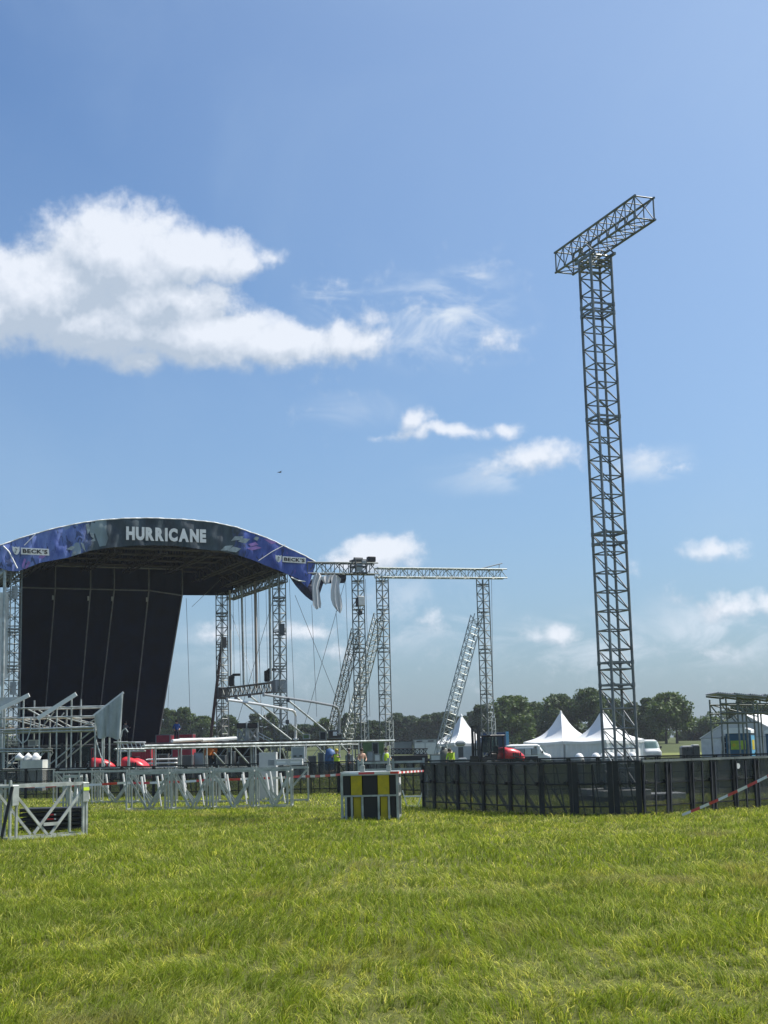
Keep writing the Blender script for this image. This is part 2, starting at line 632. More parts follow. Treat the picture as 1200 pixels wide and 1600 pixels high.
def grass_mesh(zones):
    X, Y, Wd, H = [], [], [], []
    for y0, y1, dens, w, hmul, mg in zones:
        x, y = scatter(y0, y1, dens, mg)
        # tufts: pull blades toward clump centres
        cl = rng.uniform(0, 1, len(x)) < .65
        cs = .16
        cx = (np.floor(x / cs) + .5 + (vnoise(np.floor(x / cs), np.floor(y / cs), 1, 3) - .5) * .9) * cs
        cy = (np.floor(y / cs) + .5 + (vnoise(np.floor(x / cs), np.floor(y / cs), 1, 4) - .5) * .9) * cs
        x = np.where(cl, x * .45 + cx * .55, x)
        y = np.where(cl, y * .45 + cy * .55, y)
        X.append(x); Y.append(y); Wd.append(np.full(len(x), w)); H.append(np.full(len(x), hmul))
    x, y, w, hm = map(np.concatenate, (X, Y, Wd, H))
    n = len(x)
    lush = .22 + vnoise(x, y, 2.3, 1) * .18 + vnoise(x, y, .5, 2) * .6 * .9
    dry = vnoise(x, y, 2.6, 9) * .34 + vnoise(x, y, .33, 8) * .66
    h = (.06 + .20 * lush ** 1.4) * rng.uniform(.4, 1.4, n) * hm * (1 - .55 * np.clip((dry - .5) * 3, 0, 1))
    # flattened and trodden where dry
    ang = rng.uniform(0, 2 * PI, n)
    flow = vnoise(x, y, 1.2, 12) * 2 * PI * 1.5
    ang = np.where(rng.uniform(0, 1, n) < .6, flow + rng.normal(0, .6, n), ang)
    bend = rng.uniform(.3, 1.35, n) + dry * .6
    # blades face the field in every direction
    fa = rng.uniform(0, PI, n)
    wx, wy = np.cos(fa) * w * rng.uniform(.6, 1.3, n) / 2, np.sin(fa) * w / 2
    dx, dy = np.cos(ang), np.sin(ang)
    z0 = np.full(n, -.01)
    co = np.empty((n, 7, 3), np.float32)
    lv = ((0, 0, 1.0), (.36, .06, .85), (.72, .30, .62), (1.0, .85, 0))
    pts = []
    for t, b_, ww in lv:
        hz = h * t * (1 - .32 * bend * t)
        px = x + dx * h * b_ * bend
        py = y + dy * h * b_ * bend
        pts.append((px, py, z0 + hz + .0, ww))
    for k, (px, py, pz, ww) in enumerate(pts[:3]):
        co[:, 2 * k, 0], co[:, 2 * k, 1], co[:, 2 * k, 2] = px - wx * ww, py - wy * ww, pz
        co[:, 2 * k + 1, 0], co[:, 2 * k + 1, 1], co[:, 2 * k + 1, 2] = px + wx * ww, py + wy * ww, pz
    co[:, 6, 0], co[:, 6, 1], co[:, 6, 2] = pts[3][0], pts[3][1], np.maximum(pts[3][2], pts[2][2] * .8)
    base = (np.arange(n) * 7)[:, None]
    quads = np.concatenate([base + np.array([[0, 1, 3, 2]]), base + np.array([[2, 3, 5, 4]])], 1).reshape(n, 8)
    tri = base + np.array([[4, 5, 6]])
    loops = np.concatenate([quads, tri], 1).astype(np.int32).ravel()
    me = bpy.data.meshes.new('grass_blades')
    me.vertices.add(n * 7)
    me.vertices.foreach_set('co', co.ravel())
    me.loops.add(len(loops))
    me.loops.foreach_set('vertex_index', loops)
    me.polygons.add(n * 3)
    starts = (np.arange(n)[:, None] * 11 + np.array([[0, 4, 8]])).ravel().astype(np.int32)
    me.polygons.foreach_set('loop_start', starts)
    me.update(calc_edges=True)
    g1, g2 = np.array((.055, .106, .004)), np.array((.185, .270, .014))
    st = np.array((.66, .63, .20))
    r = rng.uniform(0, 1, n)
    c = g1 + (g2 - g1) * (r * .66 + .14 * vnoise(x, y, 1.6, 21) + .20 * vnoise(x, y, .3, 22))[:, None]
    pd = np.clip((dry - .38) * 1.6, .06, .6)
    isd = rng.uniform(0, 1, n) < pd
    mixf = np.where(isd, rng.uniform(.3, 1, n), rng.uniform(0, .22, n))[:, None]
    c = c * (1 - mixf) + st * mixf
    bare = np.clip((vnoise(x, y, 1.9, 33) * .6 + vnoise(x, y, .5, 34) * .4 - .72) * 6, 0, 1)[:, None]
    c = c * (1 - bare * .6) + np.array((.30, .25, .13)) * bare * .6
    c = c * rng.uniform(.45, 1.5, n)[:, None]
    at_ = me.attributes.new('tint', 'FLOAT_COLOR', 'POINT')
    full = np.ones((n, 7, 4), np.float32)
    full[:, :, :3] = c[:, None, :]
    at_.data.foreach_set('color', full.ravel())
    return me


def grass_mat():
    m = bpy.data.materials.new('grass_blade')
    m.use_nodes = True
    t = NT(m.node_tree)
    t.n.clear()
    a = t.node('ShaderNodeAttribute', attribute_name='tint')
    d = t.node('ShaderNodeBsdfPrincipled')
    d.inputs['Roughness'].default_value = .6
    d.inputs['Specular IOR Level'].default_value = .07
    t.link(a.outputs['Color'], d.inputs['Base Color'])
    tr = t.node('ShaderNodeBsdfTranslucent')
    t.link(t.mix(1.0, a.outputs['Color'], (1.35, 1.3, .7), 'MULTIPLY'), tr.inputs['Color'])
    mx = t.node('ShaderNodeMixShader'); mx.inputs[0].default_value = .45
    t.link(d.outputs[0], mx.inputs[1]); t.link(tr.outputs[0], mx.inputs[2])
    o = t.node('ShaderNodeOutputMaterial'); t.link(mx.outputs[0], o.inputs[0])
    return m


gm = grass_mesh([(6.0, 13, 2200, .0050, .85, 3.6), (13, 20, 1250, .0065, .92, 3.2), (20, 31, 480, .010, .95, 3.5), (31, 44, 300, .014, .88, 4),
                 (44, 70, 60, .026, .8, 4), (70, 110, 12, .05, 1.2, 6)])
gm.materials.append(grass_mat())
go_ = put('grass', gm, kind='stuff')
tag(go_, 'short trodden meadow grass with pale dry tufts covering the field', 'grass')

# ------------------------------------------------------------------ trees


def leaf_mat(name, a, b):
    m = bpy.data.materials.new(name)
    m.use_nodes = True
    t = NT(m.node_tree)
    t.n.clear()
    geo = t.node('ShaderNodeNewGeometry')
    n = t.noise(geo.outputs['Position'], .45, 3, .6)
    f = t.math('MULTIPLY_ADD', geo.outputs['Random Per Island'], .6, t.math('MULTIPLY_ADD', n, 1.2, -.4), clamp=True)
    c = t.mix(f, a, b)
    d = t.node('ShaderNodeBsdfPrincipled'); d.inputs['Roughness'].default_value = .6
    d.inputs['Specular IOR Level'].default_value = .25
    t.link(c, d.inputs['Base Color'])
    tr = t.node('ShaderNodeBsdfTranslucent')
    t.link(t.mix(1.0, c, (1.3, 1.4, .6), 'MULTIPLY'), tr.inputs['Color'])
    mx = t.node('ShaderNodeMixShader'); mx.inputs[0].default_value = .25
    t.link(d.outputs[0], mx.inputs[1]); t.link(tr.outputs[0], mx.inputs[2])
    o = t.node('ShaderNodeOutputMaterial'); t.link(mx.outputs[0], o.inputs[0])
    return m


LEAF = {
    'oak': leaf_mat('leaves_oak', (.050, .082, .022), (.105, .150, .045)),
    'dark': leaf_mat('leaves_dark', (.040, .068, .024), (.085, .125, .042)),
    'pine': leaf_mat('needles_pine', (.036, .058, .032), (.068, .095, .045)),
    'light': leaf_mat('leaves_light', (.065, .105, .030), (.12, .16, .055)),
    'wood': leaf_mat('leaves_wood', (.038, .064, .034), (.068, .100, .048)),
}
BARK = mat('bark', (.05, .042, .034), .9, 0, .25, 2)


def crown_mesh(h, w, kind, seed, low=.18):
    r = np.random.default_rng(seed)
    cz0, cz1 = h * low, h
    nb = int(40 + w * 3.2)
    cen, rad = [], []
    for i in range(nb):
        t = r.uniform(0, 1) ** .8
        z = cz0 + (cz1 - cz0) * t
        if kind == 'pine':
            prof = .95 - .55 * t if t > .4 else .55 + .5 * t
        else:
            prof = math.sqrt(max(.05, 1 - (2 * t - .85) ** 2 / 1.6)) * (.75 if t > .85 else 1)
        a = r.uniform(0, 2 * PI)
        rr = w / 2 * prof * math.sqrt(r.uniform(.05, 1)) * .82
        s = w * r.uniform(.09, .20) * (.8 if t > .8 else 1)
        cen.append((rr * math.cos(a), rr * math.sin(a), min(z, h - s * .8)))
        rad.append(s)
    cen, rad = np.array(cen), np.array(rad)
    per = 110
    n = nb * per
    k = np.repeat(np.arange(nb), per)
    d = r.normal(size=(n, 3)); d /= np.linalg.norm(d, axis=1)[:, None]
    q = cen[k] + d * (rad[k] * r.uniform(.3, 1.35, n) ** .6)[:, None] * np.array([1.0, 1.0, .78])
    sz = r.uniform(.16, .38, n) * (1 + w / 40)
    u = r.normal(size=(n, 3)); u /= np.linalg.norm(u, axis=1)[:, None]
    v = np.cross(u, d + r.normal(size=(n, 3)) * .5); v /= (np.linalg.norm(v, axis=1)[:, None] + 1e-6)
    co = np.empty((n, 4, 3), np.float32)
    co[:, 0] = q - u * sz[:, None]
    co[:, 1] = q - v * sz[:, None] * .6
    co[:, 2] = q + u * sz[:, None]
    co[:, 3] = q + v * sz[:, None] * .6
    me = bpy.data.meshes.new('crown_' + kind)
    me.vertices.add(n * 4); me.vertices.foreach_set('co', co.ravel())
    me.loops.add(n * 4); me.loops.foreach_set('vertex_index', np.arange(n * 4, dtype=np.int32))
    me.polygons.add(n); me.polygons.foreach_set('loop_start', np.arange(n, dtype=np.int32) * 4)
    me.update(calc_edges=True)
    me.materials.append(LEAF[kind])
    return me, cen


def tree(px, ytop, wpx, Y, kind, label, cat='tree', name='tree', group=None, low=.18, seed=None, trunks=1):
    top = at(px, ytop, Y)
    zb = terrain(Y)
    h = top.z - zb
    w = wpx / FPX * Y * 1.22
    t = thing(name, label, cat, (top.x, Y, zb), 0, group)
    seed = seed or int(px * 7 + ytop)
    me, cen = crown_mesh(h, w, kind, seed, low)
    put('crown', me, t)
    for k in range(trunks):
        mb = MB()
        x0 = (k - (trunks - 1) / 2) * w * .22
        tr = max(.16, h * .022)
        pts = [V((x0, 0, -.3)), V((x0 + .1, 0, h * .2)), V((x0 * .8, .2, h * .45)), V((x0 * .5, 0, h * .8))]
        rs = [tr * 1.35, tr, tr * .7, tr * .25]
        for i in range(3):
            mb.tube(pts[i], pts[i + 1], rs[i], 8, rs[i + 1])
        rr = random.Random(seed + k)
        for c in rr.sample(list(cen), min(9, len(cen))):
            s = pts[1].lerp(pts[3], rr.uniform(.1, .7))
            mb.tube(s, V(c), tr * .32, 5, tr * .1)
        mb.build('trunk', BARK, t)
    return t


tree(1045, 1083, 62, 300, 'oak', 'free-standing round oak on two trunks at the meadow edge right of the big mast', low=.30, trunks=2)
tree(1013, 1091, 34, 310, 'dark', 'narrow dark tree directly left of the free-standing oak', low=.1)
tree(985, 1098, 40, 320, 'dark', 'dark tree seen through the foot of the big mast', low=.08)
tree(918, 1076, 58, 300, 'dark', 'tallest dark broad tree behind the peak of the left twin pagoda tent', low=.05)
tree(872, 1085, 62, 305, 'dark', 'dark spreading tree above the white van, left of the tallest tree', low=.12)
tree(838, 1097, 36, 315, 'dark', 'smaller dark tree filling the gap above the white van roof', low=.15)
tree(797, 1088, 64, 290, 'oak', 'broad rounded tree behind the blue box truck', low=.12)
tree(752, 1102, 40, 300, 'pine', 'pine with flat layered boughs just left of the broad tree behind the blue truck', low=.15)
tree(955, 1092, 40, 330, 'dark', 'dark tree rising left of the second pagoda peak', low=.06)
tree(1163, 1091, 44, 260, 'dark', 'dark tree looking over the large hall tent under the scaffold roof', low=.2)
tree(1196, 1103, 34, 265, 'dark', 'lower dark tree behind the hall tent at the right picture edge', low=.2)
tree(1232, 1095, 50, 280, 'dark', 'dark tree beyond the right end of the hall tent', low=.15)
tree(1112, 1121, 36, 330, 'light', 'pale feathery young tree left of the hall tent gable', low=.1)
for x, yt, w_, k_, lb in [(1080, 1128, 26, 'wood', 'low bush at the right foot of the free-standing oak'),
                          (1096, 1131, 26, 'wood', 'low dark bush between the oak and the pale young tree'),
                          (1132, 1127, 28, 'wood', 'low bush touching the left slope of the hall tent roof'),
                          (1022, 1138, 34, 'dark', 'dense dark hedge bush at the foot of the narrow dark tree'),
                          (998, 1135, 40, 'dark', 'dark bush behind the right wall of the twin pagoda tents'),
                          (1066, 1144, 22, 'light', 'small pale bush beneath the oak crown'),
                          (820, 1141, 24, 'light', 'pale grassy bush right of the blue box truck')]:
    tree(x, yt, w_, 335, k_, lb, 'bush', 'bush', low=.02)
wl = [(609, 1122, 30), (622, 1114, 30), (640, 1119, 28), (655, 1124, 28), (668, 1117, 30), (682, 1114, 30), (698, 1112, 28), (712, 1120, 28), (728, 1119, 30), (738, 1112, 24)]
wn = ['dark wood tree right beside the middle lattice tower', 'taller wood tree above the left end of the grey trailer', 'rounded wood tree above the middle of the grey trailer',
      'lowest wood tree in the dip above the grey trailer', 'wood tree above the seam of the grey and white trailer', 'pointed wood tree above the white trailer doors',
      'wood tree crossed by the right slanted truss brace', 'wood tree left of the single pagoda tent peak', 'wood tree right of the single pagoda tent peak', 'wood tree touching the left side of the pine']
for (x, yt, w_), lb in zip(wl, wn):
    tree(x, yt, w_, 380, 'wood', lb, group='trees of the far wood', low=.02)
bl = [(262, 1106, 34, 'oak', 'tree beside the lower right edge of the black stage curtain'), (284, 1106, 40, 'oak', 'full rounded tree behind the worker in blue on the stage'),
      (318, 1119, 34, 'oak', 'lower tree right of the worker in blue, left of the brown pole'), (300, 1124, 26, 'oak', 'tree filling the dip behind the red cabin'),
      (356, 1118, 30, 'dark', 'tree seen through the foot of the rear right stage tower'), (398, 1116, 26, 'pine', 'spiky pine above the black cases on the stage'),
      (420, 1115, 26, 'dark', 'dark tree left of the front right stage tower'), (452, 1134, 34, 'wood', 'low tree right of the front right stage tower'),
      (475, 1133, 40, 'wood', 'low wide tree under the bent white pipes'), (505, 1122, 28, 'oak', 'tree left of the first slanted truss brace'),
      (545, 1115, 34, 'dark', 'tree behind the foot of the second slanted truss brace'), (582, 1127, 34, 'wood', 'low tree between the two middle lattice towers'),
      (566, 1130, 30, 'wood', 'low tree behind the left middle lattice tower'), (-20, 1110, 60, 'dark', 'tree hidden left of the scaffold')]
for x, yt, w_, k_, lb in bl:
    tree(x, yt, w_, 330, k_, lb, low=.05)
# distant forest strip closing the horizon
mb = MB()
rr = random.Random(4)
n = 15000
vs, fs = [], []
for i in range(n):
    x = rr.uniform(-420, 420); y = rr.uniform(640, 690)
    z = 3 + rr.uniform(0, 1) ** .7 * (8.5 + 2.5 * math.sin(x * .05) + 1.5 * math.sin(x * .17))
    s = rr.uniform(.8, 1.6)
    a, b = V([rr.gauss(0, 1) for _ in range(3)]).normalized() * s, V([rr.gauss(0, 1) for _ in range(3)]).normalized() * s
    c = V((x, y, z)); o = len(vs)
    vs += [c - a, c - b, c + a, c + b]; fs.append((o, o + 1, o + 2, o + 3))
mb.add(vs, fs)
o = mb.build('far_forest', LEAF['wood'], kind='stuff')
tag(o, 'low hazy forest line along the whole horizon behind the nearer trees', 'forest')
# ------------------------------------------------------------------ big lattice mast with cross head
SM = .70
mu, mv = V((.935, .355, 0)), V((-.355, .935, 0))
nb_ = gp(966, 1257)
root = thing('lattice_mast', 'tall grey lattice mast with a box truss across its top, standing inside the black barriers', 'mast', (nb_.x, nb_.y, 0))


def mp(a, b, z):
    return mu * (a * SM) + mv * (b * SM) + V((0, 0, z))


topz = at(926, 396, nb_.y).z
lean = V((0, 0, 0))
ring = [(0, 0), (1, 0), (1, 1), (0, 1)]
ZB = .42
for a, b in ring:
    rod('chord', mp(a, b, ZB), mp(a, b, topz), .042, MASTM, root)
pan = .555
npan = int((topz - ZB) / pan)
pan = (topz - ZB) / npan
for k in range(npan + 1):
    z = ZB + k * pan
    for i in range(4):
        a, b = ring[i], ring[(i + 1) % 4]
        rod('cross_strut', mp(*a, z), mp(*b, z), .022, MASTM, root)
        if k < npan:
            # faces seen from the field: brace falls to the right on the near faces, to the left on the far ones
            if i in (0, 3):
                p, q = (mp(*a, z + pan), mp(*b, z)) if i == 0 else (mp(*a, z + pan), mp(*b, z))
            else:
                p, q = (mp(*a, z), mp(*b, z + pan))
            rod('diagonal_brace', p, q, .019, MASTM, root)
# section joints
for py in (476, 489, 651, 832, 848, 1035, 1070):
    z = at(962, py, nb_.y + .3).z
    mb = MB()
    for i in range(4):
        mb.bar(mp(*ring[i], z), mp(*ring[(i + 1) % 4], z), .05, .055)
    for a, b in ring:
        mb.tube(mp(a, b, z - .06), mp(a, b, z + .06), .052, 8)
    mb.build('section_joint', MASTM, root)
# ladder-like cable on one leg
mb = MB()
mb.tube(mp(.12, .12, ZB), mp(.12, .12, topz), .012, 5)
mb.build('cable', MASTM, root)
# foot: steel base frame
mb = MB()
for a, b in ring:
    mb.tube(mp(a, b, .2), mp(a, b, ZB + .03), .05, 8)
    mb.box(mp(a, b, .215), (.22, .22, .03), .36)
for s in (-.35, 1.35):
    mb.bar(mp(s, -1.2, .16), mp(s, 2.2, .16), .12, .14)
    mb.bar(mp(-1.2, s, .17), mp(2.2, s, .17), .12, .13)
mb.build('base_frame', BLK, root)
# cross head: box truss lying on the mast, from far left to near right
HW, HH = .62, .66
hz0 = topz + .26
# near-right end and far-left end from where the end faces appear
pR = at(990, 325, nb_.y - 2.15) - root.location
pL = at(873, 408, nb_.y + 2.55) - root.location
cz = hz0 + HH / 2
dirh = -mv
ctr = mu * (SM / 2 + .13) + mv * (SM / 2)
e1 = ctr + dirh * 2.72; e1.z = cz
e0 = ctr - dirh * 2.15; e0.z = cz
C = []
for i, j in ((-1, -1), (1, -1), (1, 1), (-1, 1)):
    off = mu * (i * HW / 2) + V((0, 0, j * HH / 2))
    C.append((e0 + off, e1 + off))
for a, b in C:
    ext = (b - a).normalized() * .06
    rod('head_chord', a - ext, b + ext, .036, MASTM, root)
nh = 9
for k in range(nh + 1):
    t0 = k / nh
    for i in range(4):
        a, b = C[i], C[(i + 1) % 4]
        rod('head_strut', a[0].lerp(a[1], t0), b[0].lerp(b[1], t0), .024 if k in (0, nh) else .018, MASTM, root)
        if k < nh:
            t1 = (k + 1) / nh
            p, q = (a, b) if (i % 2 == 0) else (b, a)
            rod('head_brace', p[0].lerp(p[1], t0), q[0].lerp(q[1], t1), .016, MASTM, root)
rod('head_brace', C[0][1], C[2][1], .018, MASTM, root)
rod('head_brace', C[1][0], C[3][0], .018, MASTM, root)
# saddle frame between mast and head
mb = MB()
for z in (topz - .02, topz - .16, topz - .34):
    for i in range(4):
        a, b = ring[i], ring[(i + 1) % 4]
        mb.tube(mp(*a, z), mp(*b, z), .034, 6)
for s in (.0, 1.0):
    mb.bar(mp(s, -.35, topz + .0), mp(s, 1.35, topz + .0), .07, .08)
    mb.tube(mp(s, -.3, topz), mp(s, .3, hz0 + .1), .025, 6)
    mb.tube(mp(s, 1.3, topz), mp(s, .7, hz0 + .1), .025, 6)
mb.tube(mp(0, 0, topz - .3), mp(1, 1, topz + .3), .03, 6)
mb.tube(mp(1, 0, topz - .3), mp(0, 1, topz + .3), .03, 6)
mb.build('saddle_frame', MASTM, root)

# concrete ballast slabs round the foot and white boards on the grass
k = 0
for (a, b, sx, sy, z, lb) in ((-.2, -.75, 1.5, .55, .10, 'front concrete ballast slab lying on the base frame of the mast'),
                          (.5, 1.9, 1.5, .55, .10, 'rear concrete ballast slab behind the mast foot')):
    p = root.location + mp(a, b, .24)
    t = thing('ballast_slab', lb, 'concrete slab', p, .36)
    MB().box((0, 0, .09), (sx, sy, .18), bev=.02).build('slab', CONC, t)
    m_ = MB()
    for s in (-.4, .4):
        m_.tube((s - .06, 0, .18), (s - .06, 0, .23), .012, 5).tube((s + .06, 0, .18), (s + .06, 0, .23), .012, 5).tube((s - .06, 0, .23), (s + .06, 0, .23), .012, 5)
    m_.build('lifting_eye', STEEL, t)
for x0, x1, yb, hh, lb in ((905, 948, 1252, .18, 'grey low platform board on the grass left of the mast foot'), (946, 1003, 1253, .26, 'long pale platform board in front of the mast foot'),
                       (1006, 1066, 1251, .22, 'pale platform board on the grass right of the mast foot')):
    a, b = gp(x0, yb), gp(x1, yb - 1)
    c = (a + b) / 2
    t = thing('platform_board', lb, 'platform', (c.x, c.y, 0), .05)
    wd = (b - a).length
    mtt = LGREY if x0 > 905 else GREY
    MB().box((0, 0, hh - .03), (wd, 1.1, .06), bev=.01).build('top_board', mtt, t)
    m_ = MB()
    m_.box((0, -.5, hh / 2 - .03), (wd - .02, .05, hh - .06)).box((0, .5, hh / 2 - .03), (wd - .02, .05, hh - .06))
    m_.build('side_frame', mtt, t)
    for s in (-wd / 2 + .05, wd / 2 - .05):
        MB().box((s, 0, hh / 2 - .03), (.06, .94, hh - .065)).build('foot', BLK, t)

# ------------------------------------------------------------------ black crowd barriers


def mesh_mat():
    m = bpy.data.materials.new('perforated_sheet')
    m.use_nodes = True
    t = NT(m.node_tree)
    b = t.n['Principled BSDF']
    b.inputs['Base Color'].default_value = (.055, .06, .062, 1)
    b.inputs['Roughness'].default_value = .45
    tr = t.node('ShaderNodeBsdfTransparent')
    geo = t.node('ShaderNodeNewGeometry')
    n = t.noise(geo.outputs['Position'], .8, 4, .6)
    mx = t.node('ShaderNodeMixShader')
    t.link(t.mrange(n, .3, .7, .50, .64), mx.inputs[0])
    t.link(tr.outputs[0], mx.inputs[1]); t.link(b.outputs[0], mx.inputs[2])
    t.link(mx.outputs[0], t.n['Material Output'].inputs[0])
    return m


PERF = mesh_mat()
BH = 1.24


def black_barrier(A, B, label, group, strut_front=False, H=BH, panel=True, sub=2, detail=True, topmat=None, foot=.75, wide=.06):
    A, B = V((A.x, A.y, 0)), V((B.x, B.y, 0))
    L = (B - A).length
    ang = math.atan2(B.y - A.y, B.x - A.x)
    t = thing('crowd_barrier', label, 'barrier', A, ang, group)
    g_ = .012
    L -= g_
    s = -1 if strut_front else 1          # local +y is away from the camera
    for x in (wide / 2, L - wide / 2):
        rod('post', (x, 0, 0), (x, 0, H), .05, BLK, t, w=wide, side=(1, 0, 0))
    rod('top_rail', (0, 0, H + .02), (L, 0, H + .02), .05, topmat or BLK, t, w=.10, side=(0, 1, 0))
    rod('middle_rail', (wide, 0, H * .60), (L - wide, 0, H * .60), .035, BLK, t, w=.03, side=(0, 1, 0))
    rod('bottom_rail', (wide, 0, H * .17), (L - wide, 0, H * .17), .035, BLK, t, w=.03, side=(0, 1, 0))
    for k in range(1, sub):
        x = L * k / sub
        rod('upright', (x, 0, .03), (x, 0, H - .04), .03, BLK, t, w=.035, side=(1, 0, 0))
    if panel:
        MB().box((L / 2, .022, H * .50), (L - wide * 2, .006, H * .96)).build('perforated_panel', PERF, t)
    for x in (wide / 2 + .02, L / 2, L - wide / 2 - .02) if detail else (wide,):
        xo = -.22 if strut_front else 0
        rod('strut', (x, s * .03, H - .06), (x + xo, s * foot, .03), .035, BLK, t, w=.03, side=(1, 0, 0))
    if detail:
        MB().box((L / 2, s * (foot / 2 + .04), .02), (L - .04, foot, .008)).build('foot_plate', mat('muddy_plate', (.03, .028, .02), .95, 0, .3, 4, spec=.05), t)
        for x in (wide, L - wide * 2):
            block('coupling', (x, -.05, H * .62), (.07, .07, .09), BLK, t)
    return t


P1, P2, P3, P4 = gp(661, 1264), gp(846, 1275), gp(1004, 1274), gp(1190, 1262)
rail_pts = []
grpF = 'black barriers of the front row before the mast'
names = ['second barrier from the left end of the black front row', 'third barrier from the left end of the black front row', 'fourth barrier from the left end of the black front row, below the red forklift',
         'fifth barrier from the left, at the bend of the black front row']
xs_ = [679, 716, 756, 798, 846]


def on_line(px, A, B):
    d = ray(px, 1250)
    # intersection of vertical plane through camera with ground line A-B
    n = V((d.y, -d.x))
    a, b = V((A.x, A.y)), V((B.x, B.y))
    t = -a.dot(n) / (b - a).dot(n)
    return A.lerp(B, t)


black_barrier(P1, on_line(679, P1, P2), 'narrow end barrier at the left tip of the black front row', grpF, sub=1)
for i in range(4):
    black_barrier(on_line(xs_[i], P1, P2), on_line(xs_[i + 1], P1, P2), names[i], grpF)
xs2 = [846, 896, 960, 1004]
names2 = ['barrier with slanted strut left of the mast foot in the black front row', 'barrier with wide black posts directly before the mast foot', 'barrier with thick end post right of the mast foot']
for i in range(3):
    black_barrier(on_line(xs2[i], P2, P3), on_line(xs2[i + 1], P2, P3), names2[i], grpF, sub=2 if i == 1 else 1, wide=.13 if i else .08)
# right run seen from its strut side
xs3 = [1005, 1046, 1082, 1116, 1150, 1184, 1222]
names3 = ['first strut-side barrier right of the thick corner post', 'second strut-side barrier right of the mast', 'strut-side barrier where the striped tape reaches the grass',
          'strut-side barrier crossed low by the striped tape', 'strut-side barrier with a round sticker near the right picture edge', 'strut-side barrier cut by the right picture edge']
P4 = P3 + (P4 - P3)
for i in range(6):
    t = black_barrier(on_line(xs3[i], P3, P4), on_line(xs3[i + 1], P3, P4), names3[i], grpF, strut_front=True, topmat=STEEL, sub=1, wide=.065, foot=.2, detail=i % 2 == 0)
    if i == 4:
        m_ = MB().tube((.12, -.03, H_ := BH - .18), (.12, -.036, H_), .07, 16)
        m_.build('round_sticker', WHT, t)
# pale edge strips on the top rails of the strut-side run
# ------------------------------------------------------------------ back row
gB = 'black barriers of the rear row'
back = [(-6, 1249), (40, 1249), (90, 1248), (138, 1247), (190, 1246), (240, 1246), (290, 1245), (340, 1244), (390, 1243), (440, 1242), (485, 1241), (530, 1240), (575, 1241), (620, 1243), (660, 1244)]
whereB = ['behind the leftmost silver barrier', 'behind the stack of black steps', 'left of the silver row', 'behind the first silver post', 'behind the left end of the silver row', 'behind the second silver frame',
          'behind the third silver frame', 'behind the middle of the silver row', 'behind the fourth silver frame', 'behind the right end of the silver row', 'just right of the silver row', 'left of the yellow crate',
          'behind the yellow crate', 'between the yellow crate and the black front row']
for i in range(len(back) - 1):
    A, B = gp(*back[i]), gp(*back[i + 1])
    nseg = 1
    black_barrier(A, B, 'rear-row black barrier ' + whereB[i], gB, sub=3, detail=False, H=1.22)
back2 = [(662, 51), (705, 50.6), (750, 50.2), (796, 49.8), (842, 49.4), (888, 49), (934, 48.6), (980, 48.2), (1026, 47.8), (1072, 47.4), (1118, 47), (1164, 46.6), (1212, 46.2)]
whereC = ['beginning at the left tip of the front row', 'below the grey bundle', 'below the red forklift', 'below the flatbed trailer', 'below the white van', 'below the left pagoda tent', 'left behind the mast',
          'right behind the mast', 'below the right tent wall', 'below the black pallet stack', 'below the hall tent wall', 'below the blue toilet cabins']
for i in range(len(back2) - 1):
    A, B = [at(x, 1180, Y) for x, Y in back2[i:i + 2]]
    black_barrier(A, B, 'rear-row black barrier ' + whereC[i], gB, sub=2, detail=False, H=1.22)

# ------------------------------------------------------------------ silver barriers (aluminium stage barriers stored on edge)


def silver_barrier(label, group=None, W=1.3, H=1.18, D=.9, seed=0, plates=True, white=True, loc=None, rz=0, tall=False):
    r = random.Random(seed)
    t = thing('stage_barrier', label, 'barrier', loc, rz, group)
    for y in (0, D):
        for x in (.03, W - .03):
            rod('post', (x, y, 0), (x, y, H + (.07 if y == 0 and tall else 0)), .05, ALU, t, w=.048, side=(1, 0, 0))
        rod('top_rail', (.06, y, H - .04), (W - .06, y, H - .04), .05, ALU, t, w=.07, side=(0, 0, 1))
        rod('bottom_rail', (.06, y, .04), (W - .06, y, .04), .04, ALU, t, w=.05, side=(0, 0, 1))
        rod('diagonal', (.07, y + .004, H - .12), (W * .48, y + .004, .08), .03, ALU, t, w=.06, side=(1, 0, 0))
        rod('diagonal', (W - .07, y + .004, H - .12), (W * .52, y + .004, .08), .03, ALU, t, w=.06, side=(1, 0, 0))
    for x in (.03, W - .03):
        rod('side_rail', (x, .03, H - .05), (x, D - .03, H - .05), .04, ALU, t, w=.05, side=(1, 0, 0))
        rod('side_rail', (x, .03, .05), (x, D - .03, .05), .04, ALU, t, w=.05, side=(1, 0, 0))
    if plates:
        for x in (W - .16,):
            MB().box((x, .25, H * .5), (.07, .02, H * .86), bev=.006).build('side_plate', ALU, t)
    if white:
        for k in range(2):
            x = W * (.30 + .36 * k) + r.uniform(-.05, .05)
            mb = MB()
            p, q = V((x, .28 + .1 * k, H - .14)), V((x + .14, .22 + .1 * k, .12))
            mb.tube(p, p.lerp(q, .55), .036, 8).tube(p.lerp(q, .55), q, .022, 8)
            mb.build('strut_tube', WHT, t)
    for x in (.03, W - .03):
        block('spigot', (x, 0, H + .045), (.035, .035, .09), ALU, t)
    return t


